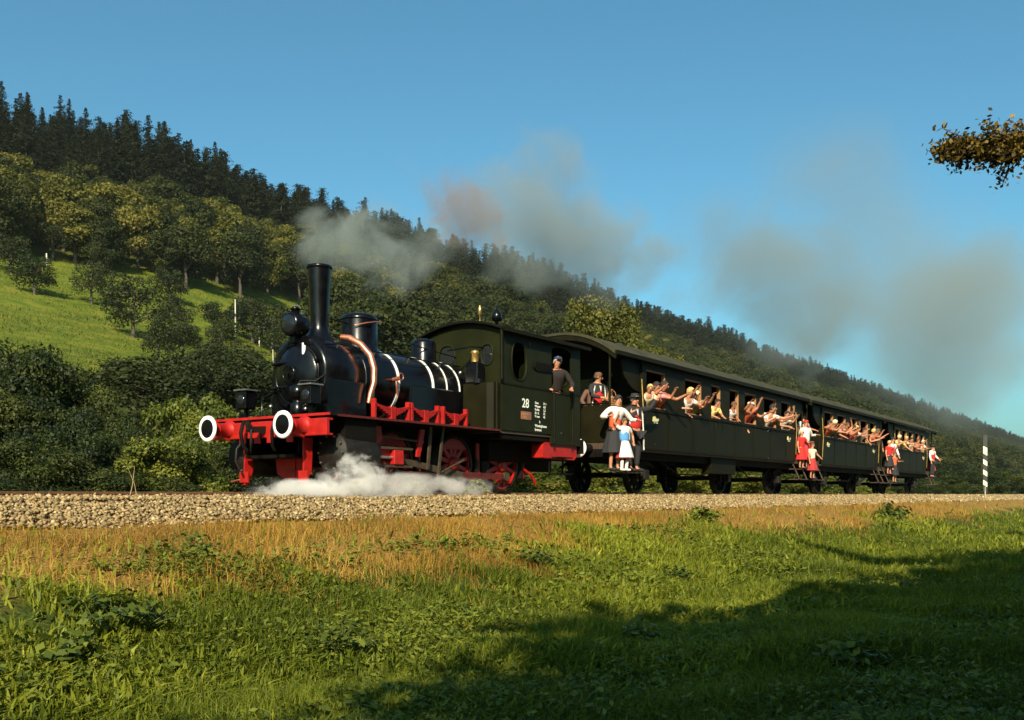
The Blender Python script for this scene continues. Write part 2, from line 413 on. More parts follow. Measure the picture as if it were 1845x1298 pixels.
# coupling hook and chain, hoses, cocks
MB().prism([(10.47, 1.05), (10.2, 1.03), (10.14, 1.1), (10.1, 1.08), (10.12, .97), (10.2, .93), (10.47, .95)], 'y', -.03, .03).build('coupling_hook', 'iron_dirty', L, bevel=.006)
MB().tube([(10.17, -.04, .98), (10.14, -.06, .8), (10.2, 0, .62), (10.26, .06, .8), (10.22, .04, .98)], .018).build('coupling_link', 'iron_dirty', L)
MB().tube([(10.47, .34, 1.14), (10.33, .34, 1.12), (10.27, .33, .95), (10.28, .3, .75), (10.36, .28, .66)], .032).build('brake_hose', 'black_dull', L)
MB().tube([(10.47, -.36, 1.12), (10.35, -.36, 1.1), (10.3, -.36, .95), (10.33, -.34, .72), (10.4, -.32, .66)], .028).build('brake_hose', 'black_dull', L)
MB().tube([(10.47, .55, .8), (10.38, .56, .7), (10.36, .56, .5), (10.42, .54, .38)], .022).build('steam_hose', 'iron_dirty', L)
for Y in (-.6, .15, .5, -.15):
    MB().box(10.44, 10.469, Y-.07, Y+.07, .78, .95).build('bracket', 'red_paint', L, bevel=.005)
# steps / guards under the beam
for Y in (-.72, .66):
    MB().prism([(10.62, .85), (10.8, .85), (10.78, .35), (10.68, .12), (10.62, .12)], 'y', Y-.02, Y+.02).build('rail_guard', 'red_paint', L, bevel=.004)
    MB().box(10.6, 10.64, Y-.1, Y+.1, .16, .34).build('guard_blade', 'red_paint', L, bevel=.004)
MB().prism([(-.46, .55), (.34, .55), (.3, .3), (.1, .22), (-.3, .22), (-.42, .3)], 'x', 11.0, 11.03).build('frame_crossplate', 'red_paint', L, bevel=.004)
MB().box(10.98, 11.0, -.14, -.1, .24, .53).build('crossplate_rib', 'red_paint', L)
MB().box(10.98, 11.0, -.4, .28, .33, .35).build('crossplate_rib', 'red_paint', L)
# cylinders
for sgn in (-1, 1):
    cy = MB().lathe([(.0,-.02),(.12,-.02),(.14,0),(.30,.02),(.315,.05),(.315,.78),(.30,.81),(.14,.83),(.1,.95)], (10.86, sgn*1.08, .62), (1, 0, -.06), 28).build('cylinder', 'iron_dirty', L)
    MB().prism([(10.95,.7),(11.66,.66),(11.66,1.14),(10.95,1.14)], 'y', sgn*1.3, sgn*.7).build('valve_chest', 'black_dull', cy, bevel=.02)
    for k in range(10):
        a = 2*PI*k/10; MB().cyl((10.86, sgn*1.08+.26*math.cos(a), .62+.26*math.sin(a)), (10.835, sgn*1.08+.26*math.cos(a), .62+.26*math.sin(a)), .016, n=6).build('cover_bolt', 'steel', cy)
    MB().tube([(10.95, sgn*1.1, .32), (10.95, sgn*1.12, .22), (10.75, sgn*1.15, .18)], .018).build('drain_pipe', 'copper', cy)
    MB().tube([(11.6, sgn*1.1, .31), (11.62, sgn*1.12, .2), (11.45, sgn*1.15, .16)], .018).build('drain_pipe', 'copper', cy)
    # slide bars, crosshead, rods
    MB().box(11.72, 12.75, sgn*1.11-.03, sgn*1.11+.03, .72, .76).box(11.72, 12.75, sgn*1.11-.03, sgn*1.11+.03, .42, .46).build('slide_bar', 'rod_steel', L, bevel=.004)
    MB().cyl((11.7, sgn*1.1, .59), (12.3, sgn*1.1, .585), .028).build('piston_rod', 'steel', L)
    MB().box(12.25, 12.48, sgn*1.11-.06, sgn*1.11+.06, .47, .71).build('crosshead', 'red_paint', L, bevel=.012)
    yc = sgn*.92
    cp = MB().prism([(12.50,.27),(14.3,.25),(15.9,.27),(15.95,.32),(15.9,.37),(14.3,.39),(12.5,.37),(12.46,.32)], 'y', yc-.02, yc+.02).build('coupling_rod', 'red_dirty', L, bevel=.006)
    for u in WH: MB().cyl((u-.03, yc-.05*1, .32), (u-.03, yc+.05, .32), .085, n=16).build('rod_bearing', 'rod_steel', cp)
    MB().prism([(12.36,.54),(14.26,.25),(14.32,.29),(14.31,.38),(12.38,.63)], 'y', yc+sgn*.06, yc+sgn*.1).build('connecting_rod', 'rod_steel', L, bevel=.006)
    # valve gear: hanging lever, expansion link
    MB().prism([(13.22,1.16),(13.29,1.16),(13.2,.42),(13.14,.42)], 'y', sgn*1.12-.015, sgn*1.12+.015).build('valve_lever', 'rod_steel', L)
    MB().prism([(13.52,1.18),(13.57,1.18),(13.42,.28),(13.37,.28)], 'y', sgn*1.17-.015, sgn*1.17+.015).build('valve_lever', 'rod_steel', L)
    MB().prism([(13.0,1.1),(13.12,1.1),(13.06,.85),(12.98,.62),(12.9,.62),(12.94,.85)], 'y', sgn*1.08-.02, sgn*1.08+.02).build('expansion_link', 'red_paint', L, bevel=.004)
    MB().tube([(12.0, sgn*1.05, .95), (13.1, sgn*1.08, .88)], .02).build('radius_rod', 'rod_steel', L)
    MB().tube([(13.4, sgn*1.14, .32), (14.29, sgn*1.05, .6)], .02).build('eccentric_rod', 'rod_steel', L)
    # red bracket block, brake hangers, sand pipe
    MB().box(11.95, 12.35, sgn*1.0-.07, sgn*1.0+.07, .62, .78).build('motion_bracket', 'red_paint', L, bevel=.01)
    MB().prism([(11.86,1.1),(12.02,1.1),(12.06,.9),(11.98,.78),(11.86,.78)], 'y', sgn*1.05-.02, sgn*1.05+.02).build('motion_bracket', 'red_paint', L, bevel=.004)
    for u in (13.28, 15.05, 16.6):
        MB().prism([(u-.04,.95),(u+.04,.95),(u+.05,.3),(u-.05,.3)], 'y', sgn*.8-.02, sgn*.8+.02).build('brake_hanger', 'red_paint', L)
        MB().prism([(u-.09,.3),(u-.04,.25),(u-.02,.62),(u-.09,.66),(u-.12,.45)], 'y', sgn*.8-.05, sgn*.8+.05).build('brake_block', 'iron_dirty', L)
    MB().tube([(16.55, sgn*.85, .5), (16.8, sgn*.9, .36), (16.95, sgn*.9, .18)], .03).build('sand_pipe', 'red_paint', L)
    # leaf springs above the running board
    for u0, u1 in ((11.92, 12.82), (12.86, 13.62), (13.74, 14.46)):
        cx_ = (u0+u1)/2; h_ = (u1-u0)/2
        sp = MB()
        for k in range(6):
            hw = h_*(1 - .15*k)
            pts = [(cx_+hw*t, 1.43 - .022*k - .0 + .06*t*t*(hw/h_)**2) for t in np.linspace(-1, 1, 9)]
            pts2 = [(x, z-.018) for x, z in reversed(pts)]
            sp.prism(pts+pts2, 'y', sgn*.98-.05, sgn*.98+.05)
        so = sp.build('leaf_spring', 'red_paint', L)
        for e_ in (u0+.02, u1-.02): MB().box(e_-.025, e_+.025, sgn*.98-.04, sgn*.98+.04, 1.2, 1.56).build('spring_hanger', 'red_paint', so, bevel=.004)
        MB().box(cx_-.06, cx_+.06, sgn*.98-.06, sgn*.98+.06, 1.2, 1.45).build('spring_buckle', 'red_paint', so, bevel=.004)
# smokebox and boiler
BZ = 1.94; CYR = 1.36
MB().lathe([(.6,0),(.655,.02),(.655,.92),(.63,.94)], (11.18, 0, BZ), (1, 0, 0), 48).build('smokebox', 'black_paint', L)
MB().prism([(-.66, 1.2), (.66, 1.2), (.655, 1.85), (-.655, 1.85)], 'x', 11.2, 12.1).build('smokebox_saddle', 'black_paint', L, bevel=.02)
MB().lathe([(.6,0),(.6,3.3)], (12.12, 0, BZ), (1, 0, 0), 48).build('boiler', 'black_paint', L)
MB().box(13.3, 15.1, -.62, .62, 1.2, 1.94).build('firebox', 'black_paint', L, bevel=.02)
dr = MB().lathe([(.0,-.14),(.12,-.135),(.3,-.1),(.45,-.04),(.5,.0),(.5,.03)], (11.16, 0, BZ+.0), (1, 0, 0), 44).build('smokebox_door', 'black_paint', L)
MB().ring((11.155, 0, BZ), (1,0,0), .5, .018, 44).build('door_ring', 'black_paint', dr)
hw = MB(); hw.ring((10.97, 0, BZ), (1,0,0), .13, .012, 24)
for k in range(4):
    a = k*PI/2+.3; hw.tube([(10.97,0,BZ),(10.97,.13*math.cos(a),BZ+.13*math.sin(a))], .009, 6)
hw.cyl((10.94,0,BZ),(11.04,0,BZ),.025); hw.build('door_wheel', 'black_paint', dr)
for k in range(8):
    a = PI/8+k*PI/4
    MB().cbox((11.12, .53*math.cos(a), BZ+.53*math.sin(a)), (.05, .07, .05)).build('door_clamp', 'black_paint', dr, bevel=.006)
for z in (BZ+.2, BZ-.2): MB().tube([(11.1, .0, z), (11.04, .25, z), (11.12, .55, z)], .022).build('door_hinge', 'black_paint', dr)
for u in (12.13, 12.99, 13.95, 14.36, 14.75):
    MB().lathe([(.602,-.03 if u<14.2 else -.016),(.612,-.03 if u<14.2 else -.016),(.612,.03 if u<14.2 else .016),(.602,.03 if u<14.2 else .016)], (u, 0, BZ), (1,0,0), 56, False, False).build('boiler_band', 'white_paint', L)
rv = MB()
for uu_ in (11.24, 12.05):
    for k in range(44):
        a = 2*PI*k/44; rv.sphere((uu_, .657*math.cos(a), BZ+.657*math.sin(a)), .011, 6, 4)
for k in range(60): rv.sphere((15.16+k*.047, -CYR-.004, 2.06), .007, 6, 4)
tag(rv.build('rivet_rows', 'black_paint', L), kind='stuff')
# chimney
ch = MB().lathe([(.31,-.0),(.26,.07),(.19,.15),(.158,.26),(.155,.4),(.172,.8),(.196,1.18),(.2,1.26)], (11.66, 0, 2.52), (0,0,1), 40, True, False).build('chimney', 'black_paint', L)
MB().lathe([(.198,0),(.215,.005),(.22,.03),(.215,.055),(.195,.06),(.16,.05),(.155,-.2)], (11.66, 0, 3.77), (0,0,1), 40, True, False).build('chimney_cap', 'black_paint', ch)
# domes
d1 = MB().lathe([(.44,-.2),(.36,-.06),(.325,.04),(.325,.5),(.32,.53),(.27,.575),(.15,.605),(0,.615)], (12.62, 0, 2.56), (0,0,1), 44).build('sand_dome', 'black_paint', L)
MB().ring((12.62,0,3.05),(0,0,1),.328,.014,40).build('dome_ring', 'black_paint', d1)
MB().tube([(12.3,-.2,2.9),(12.45,-.36,2.95),(12.7,-.36,3.0),(12.9,-.28,3.02)], .012).build('sander_rod', 'copper', d1)
d2 = MB().lathe([(.34,-.2),(.27,-.06),(.24,.03),(.24,.34),(.2,.4),(.1,.43),(0,.44)], (14.4, 0, 2.52), (0,0,1), 36).build('steam_dome', 'black_paint', L)
# lamps
def lamp(u, Y, z, r, big=False):
    o = MB().lathe([(.0,-.02),(r*.8,-.02),(r,.02),(r,r*1.3),(r*.7,r*1.7),(0,r*1.75)], (u, Y, z), (1,0,0), 28).build('head_lamp', 'black_paint', L)
    MB().lathe([(0,-.03),(r*.72,-.022),(r*.78,-.012)], (u, Y, z), (1,0,0), 28).build('lamp_lens', 'glass_dark', o)
    MB().lathe([(r*.35,0),(r*.35,r*.35),(r*.5,r*.37),(r*.2,r*.6),(0,r*.62)], (u+r*.7, Y, z+r*.9), (0,0,1), 18).build('lamp_vent', 'black_paint', o)
    MB().box(u+r*.3, u+r, Y-r*.3, Y+r*.3, z-r*1.5, z-r*.85).build('lamp_bracket', 'black_paint', o, bevel=.005)
    return o
l1 = lamp(11.0, .02, 2.76, .2)
MB().tube([(11.1,.02,2.95),(11.12,.02,3.07),(11.2,.0,3.09),(11.24,-.03,2.95)], .012).build('lamp_handle', 'steel', l1)
def box_lamp(u, Y, z):
    o = MB().box(u, u+.22, Y-.12, Y+.12, z, z+.3).build('marker_lamp', 'black_paint', L, bevel=.015)
    MB().lathe([(0,-.012),(.075,-.01),(.085,.0)], (u-.004, Y, z+.15), (1,0,0), 20).build('lamp_lens', 'glass_dark', o)
    MB().box(u-.03, u+.25, Y-.15, Y+.15, z+.3, z+.325).build('lamp_lid', 'steel', o, bevel=.004)
    MB().box(u+.08, u+.14, Y-.02, Y+.02, z-.17, z).build('lamp_stem', 'black_paint', o)
box_lamp(10.66, .8, 1.38); box_lamp(10.66, -.72, 1.38)
MB().cyl((11.12, -.2, 2.24), (11.12, -.2, 2.44), .032, n=14).build('lamp_glass', 'white_paint', L)
MB().tube([(11.2,-.22,2.24),(11.1,-.22,2.22)], .012).build('glass_stem', 'steel', L)
# front pump and small fittings on the running board in front of the smokebox
pm = MB().lathe([(.1,0),(.12,.02),(.12,.22),(.08,.25),(.08,.3),(.13,.32),(.13,.5),(.05,.54),(0,.54)], (10.92, -.28, 1.2), (0,0,1), 22).build('air_pump', 'black_paint', L)
MB().tube([(10.92,-.28,1.72),(10.95,-.3,1.8),(11.1,-.5,1.8),(11.18,-.62,1.9)], .018).build('pump_pipe', 'black_paint', pm)
for Y, z in ((-.5, 1.5), (-.42, 1.34), (.2, 1.3), (.4, 1.42)):
    MB().sphere((10.95, Y, z), .035, 10, 6).build('valve_knob', 'steel', L)
MB().tube([(10.85,.5,1.2),(10.85,.5,1.55),(11.2,.55,1.7)], .015).build('front_pipe', 'black_paint', L)
# copper steam pipe curved over the smokebox
cp_ = [(12.02,-.15,2.66),(12.08,-.3,2.64),(12.14,-.5,2.52),(12.2,-.66,2.33),(12.22,-.73,2.1),(12.18,-.76,1.85),(12.1,-.76,1.66),(12.06,-.75,1.5)]
MB().tube(cp_, [.05,.055,.058,.058,.056,.052,.044,.036], 14).build('copper_pipe', 'copper', L)
MB().tube([(12.28,-.62,2.2),(12.3,-.66,1.9),(12.3,-.64,1.6)], .014).build('gauge_rod', 'steel', L)
# handrails
MB().tube([(11.3,-.5,2.42),(11.6,-.52,2.46),(12.5,-.5,2.44),(14.9,-.5,2.44)], .014).build('handrail', 'black_paint', L)
MB().tube([(11.9,.0,2.98),(13.2,-.1,2.86),(14.3,-.2,2.72),(15.1,-.25,2.66)], .012).build('control_rod', 'black_paint', L)
for u in (11.6, 12.5, 13.4, 14.3): MB().cyl((u,-.42,2.32),(u,-.5,2.45),.014,n=8).build('rail_post', 'steel', L)
# clack valve with copper wheel
cv = MB().cyl((12.86,-.58,1.98),(12.86,-.72,2.0),.04,n=12).build('clack_valve', 'copper', L)
MB().ring((12.9,-.74,2.03),(0,1,0),.06,.012,18).build('valve_wheel', 'copper', cv)
MB().tube([(12.86,-.66,1.97),(12.86,-.68,1.8),(12.9,-.66,1.72)], .022).build('feed_pipe', 'copper', cv)
# safety valve and turret in front of the cab
sv = MB().lathe([(.07,0),(.07,.16),(.09,.18),(.06,.22),(0,.24)], (14.9,-.86,2.5), (0,0,1), 18).build('safety_valve', 'brass', L)
MB().cbox((14.9,-.86,2.29),(.24,.3,.42)).build('valve_seat', 'black_paint', sv, bevel=.03)
MB().tube([(14.5,-.5,2.7),(14.9,-.8,2.8),(15.08,-.9,2.8)], .015).build('valve_lever', 'black_paint', sv)
for y_ in (-.62,-.4): MB().sphere((14.75,y_,2.3),.035,10,6).build('valve_knob','steel',L)
# side tanks ahead of the cab
for sgn in (-1, 1):
    a, b_ = sorted((sgn*1.34, sgn*.66))
    tk = MB().prism([(14.78,a+.12 if sgn<0 else a),(14.85,a),(15.06,a),(15.06,b_),(14.85,b_),(14.78,b_-.12 if sgn>0 else b_)], 'z', 1.2, 2.08).build('side_tank', 'coach_green', L, bevel=.012)
    MB().cyl((14.84, sgn*1.0, 2.08), (14.84, sgn*1.0, 2.16), .11, n=20).build('tank_lid', 'black_paint', tk)
    MB().tube([(14.9, sgn*1.37, 1.2), (14.9, sgn*1.37, 2.1)], .03).build('tank_pipe', 'coach_dark', tk)
# ---- cab
CX0, CX1, CY = 15.1, 18.0, 1.36
CF = .5; YM = (CF-CY)/2                          # far wall of the upper cab, middle of its front
# near side sheet with an oval window and a door opening, made from strips
def oval(cx_, cz, a, b__, n_=24, e_=2.6):
    return [(cx_ + a*math.copysign(abs(math.cos(t))**(2/e_), math.cos(t)), cz + b__*math.copysign(abs(math.sin(t))**(2/e_), math.sin(t))) for t in np.linspace(0, 2*PI, n_, endpoint=False)]
def sheet_with_hole(mb, x0, x1, z0, z1, hole, plane, c0, c1):
    """rectangular sheet with one hole; hole points run counter-clockwise; plane 'y' or 'x'"""
    cx_ = sum(p[0] for p in hole)/len(hole); cz = sum(p[1] for p in hole)/len(hole)
    n_ = len(hole); outer = []
    for p in hole:
        dx, dz = p[0]-cx_, p[1]-cz; k = 1e9
        if dx > 1e-9: k = min(k, (x1-cx_)/dx)
        if dx < -1e-9: k = min(k, (x0-cx_)/dx)
        if dz > 1e-9: k = min(k, (z1-cz)/dz)
        if dz < -1e-9: k = min(k, (z0-cz)/dz)
        outer.append((cx_+dx*k, cz+dz*k))
    def P(p, t): return (p[0], t, p[1]) if plane == 'y' else (t, p[0], p[1])
    vs = [P(p, c0) for p in hole]+[P(p, c0) for p in outer]+[P(p, c1) for p in hole]+[P(p, c1) for p in outer]; fs = []
    for k in range(n_):
        j = (k+1) % n_
        fs += [(k, j, n_+j, n_+k), (2*n_+j, 2*n_+k, 3*n_+k, 3*n_+j), (k, 2*n_+k, 2*n_+j, j), (n_+j, 3*n_+j, 3*n_+k, n_+k)]
        # corner fill
        for (X_, Z_) in ((x0,z0),(x1,z0),(x0,z1),(x1,z1)):
            o1, o2 = outer[k], outer[j]
            on1 = (abs(o1[0]-X_) < 1e-6, abs(o1[1]-Z_) < 1e-6); on2 = (abs(o2[0]-X_) < 1e-6, abs(o2[1]-Z_) < 1e-6)
            if (on1[0] and on2[1] and not on2[0]) or (on1[1] and on2[0] and not on2[1]):
                if not (on1[0] and on1[1]):
                    b0 = len(vs); vs += [P(o1, c0), P((X_, Z_), c0), P(o2, c0), P(o1, c1), P((X_, Z_), c1), P(o2, c1)]
                    fs += [(b0, b0+1, b0+2), (b0+5, b0+4, b0+3), (b0, b0+3, b0+4, b0+1), (b0+1, b0+4, b0+5, b0+2)]
    mb.add(vs, fs)
for sgn in (-1, 1):
    y0, y1 = (-CY, -CY+.03) if sgn < 0 else (CF, CF-.03)
    sd = MB()
    sheet_with_hole(sd, CX0, 16.35, 1.2+.89, 3.08, oval(15.66, 2.56, .25, .36), 'y', y0, y1)
    sd.prism([(CX0,1.2),(16.85,1.2),(16.85,2.09),(CX0,2.09)], 'y', y0, y1)
    sd.prism([(16.35,2.09),(16.85,2.09),(16.85,3.08),(16.35,3.08)], 'y', y0, y1)
    sd.prism([(17.62,1.0),(CX1,1.0),(CX1,3.08),(17.62,3.08)], 'y', y0, y1)
    # rounded lintel over the doorway
    arc = [(17.235+.385*math.cos(a), 2.92+.1*math.sin(a)) for a in np.linspace(0, PI, 9)]
    sd.prism([(16.85,3.08)]+[(x,z) for x,z in reversed(arc)]+[(17.62,3.08)], 'y', y0, y1)
    so = sd.build('cab_side', 'cab_green', L)
    MB().tube([(x, y0-sgn*-.0+sgn*.008, z) for x, z in oval(15.66,2.56,.26,.37)+oval(15.66,2.56,.26,.37)[:1]], .014, 6).build('window_frame', 'cab_green', so)
    MB().box(CX0, CX1, min(y0,y0+sgn*.012), max(y0,y0+sgn*.012), 2.075, 2.105).build('beading', 'coach_dark', so)
    MB().prism([(16.85,1.0),(17.62,1.0),(17.62,2.07),(16.85,2.07)], 'y', y0-sgn*.045, y0-sgn*.015).build('cab_door', 'cab_green', so, bevel=.004)
    for x in (16.87, 17.6):
        MB().tube([(x, y0+sgn*.05, 1.02), (x, y0+sgn*.05, 2.1)], .022).build('grab_rail', 'coach_dark', so)
    MB().prism([(16.15,2.5),(16.25,2.44),(16.85,2.46),(16.85,2.62),(16.25,2.62)], 'y', y0+sgn*.004, y0+sgn*.03).build('sliding_shutter', 'black_dull', so, bevel=.006)
    st_ = MB()
    for z in (.38, .72): st_.box(16.95, 17.5, min(sgn*1.2, sgn*1.48), max(sgn*1.2, sgn*1.48), z, z+.025)
    st_.box(16.95,16.98,min(sgn*1.22,sgn*1.25),max(sgn*1.22,sgn*1.25),.38,1.0); st_.box(17.47,17.5,min(sgn*1.22,sgn*1.25),max(sgn*1.22,sgn*1.25),.38,1.0)
    st_.build('footsteps', 'black_dull', so)
# cab front and back sheets (two round headed windows in front)
def cab_end(x, nm, wins):
    mb = MB(); yy = [-CY+.03]
    ws = sorted(wins)
    cells = [(-CY+.03, YM), (YM, CF-.03)]
    for (a, b__), (yc, zc, ra, rb_) in zip(cells, ws):
        sheet_with_hole(mb, a, b__, 2.1, 3.08, oval(yc, zc, ra, rb_), 'x', x, x+.03)
    mb.box(x, x+.03, -CY+.03, CY-.03, 1.2, 2.1)
    arc = [(y, 3.08 + .2*(1-((y-YM)/.9)**2)) for y in np.linspace(-1.33, CF-.03, 15)]
    mb.prism([(-1.33,3.0801)]+arc[1:-1]+[(CF-.03,3.0801)], 'x', x, x+.03)
    o = mb.build(nm, 'cab_green', L)
    for yc, zc, ra, rb_ in ws:
        MB().tube([(x-.006, p[0], p[1]) for p in oval(yc,zc,ra+.01,rb_+.01)+oval(yc,zc,ra+.01,rb_+.01)[:1]], .016, 6).build('window_frame', 'cab_green', o)
        MB().prism(oval(yc,zc,ra,rb_), 'x', x+.012, x+.018).build('window_pane', 'glass_dark', o)
    return o
cab_end(CX0, 'cab_front', [(-1.0, 2.66, .13, .19), (-.02, 2.6, .2, .3)])
cab_end(CX1-.03, 'cab_back', [(-.9, 2.6, .2, .3), (.05, 2.6, .2, .3)])
rf = MB()
top = [(y, 3.12 + .22*(1-((y-YM)/1.07)**2)) for y in np.linspace(-1.5, CF+.14, 21)]; bot = [(y, z-.045) for y, z in reversed(top)]
rf.prism(top+bot, 'x', 14.97, 18.2, True); ro = rf.build('cab_roof', 'black_dull', L)
MB().box(14.97, 18.2, -1.52, -1.485, 3.06, 3.13).box(14.97, 18.2, CF+.125, CF+.16, 3.06, 3.13).build('rain_strip', 'coach_dark', ro)
MB().box(CX0, CX1, -1.33, 1.33, 1.14, 1.2).build('cab_floor', 'wood_dark', L)
MB().tube([(15.02,-1.4,2.15),(15.02,-1.4,3.1)], .035).build('corner_pipe', 'coach_dark', L)
wh = MB().lathe([(.012,0),(.012,.12),(.03,.13),(.03,.24),(.02,.26),(.008,.3)], (15.0,-.9,3.3), (0,0,1), 14).build('whistle', 'brass', ro)
bl = MB().lathe([(.03,0),(.03,.1),(.09,.12),(.1,.22),(.06,.3),(.02,.33),(.015,.4),(0,.42)], (15.35,-1.05,3.22), (0,0,1), 20).build('roof_lamp', 'black_paint', ro)
# red triangle mark, number, plate, data
MB().prism([(16.0,2.98),(16.09,2.98),(16.045,2.87)], 'y', -CY-.004, -CY-.001).build('warning_mark', 'red_dirty', L)
text(L, '28', 15.76, -CY-.004, 1.68, .25, 'lettering')
pl_ = MB().box(15.72, 16.08, -CY-.014, -CY-.001, 1.44, 1.6).build('maker_plate', 'copper', L, bevel=.005)
text(pl_, 'BADEN', 15.76, -CY-.017, 1.53, .055, 'brass'); text(pl_, '1900', 15.8, -CY-.017, 1.465, .055, 'brass')
for i, (a_, b2) in enumerate((('Gew.', '31 t'), ('Wasser', '4,0'), ('Kohle', '1,2'), ('Br. G', '22'), ('V max', '45'))):
    text(L, a_, 16.22, -CY-.004, 1.78-i*.068, .068, 'lettering'); text(L, b2, 16.53, -CY-.004, 1.78-i*.068, .068, 'lettering')
text(L, 'h', 16.38, -CY-.004, 1.40, .075, 'lettering')
text(L, 'Westinghouse', 16.22, -CY-.004, 1.32, .075, 'lettering'); text(L, 'bremse', 16.22, -CY-.004, 1.24, .08, 'lettering')
# rear end
MB().prism([(16.62,.72),(17.85,.70),(17.95,.78),(17.95,1.02),(16.72,1.06),(16.62,.98)], 'y', -1.3, -1.02).build('rear_frame_box', 'red_paint', L, bevel=.012)
MB().prism([(16.62,.72),(17.85,.70),(17.95,.78),(17.95,1.02),(16.72,1.06),(16.62,.98)], 'y', 1.02, 1.3).build('rear_frame_box', 'red_paint', L, bevel=.012)
MB().box(18.06, 18.12, -1.38, 1.38, .84, 1.15).build('rear_buffer_beam', 'black_dull', L, bevel=.006)
for Y in (-.95, .875): buffer(L, 18.62, Y, 1.0, -1, 'black_paint')
MB().box(15.1,18.06,-1.3,1.3,1.04,1.14).build('cab_underframe', 'black_dull', L)
MB().box(15.3,16.9,-.9,-.66,.62,1.0).box(15.3,16.9,.66,.9,.62,1.0).build('ash_pan', 'black_dull', L)
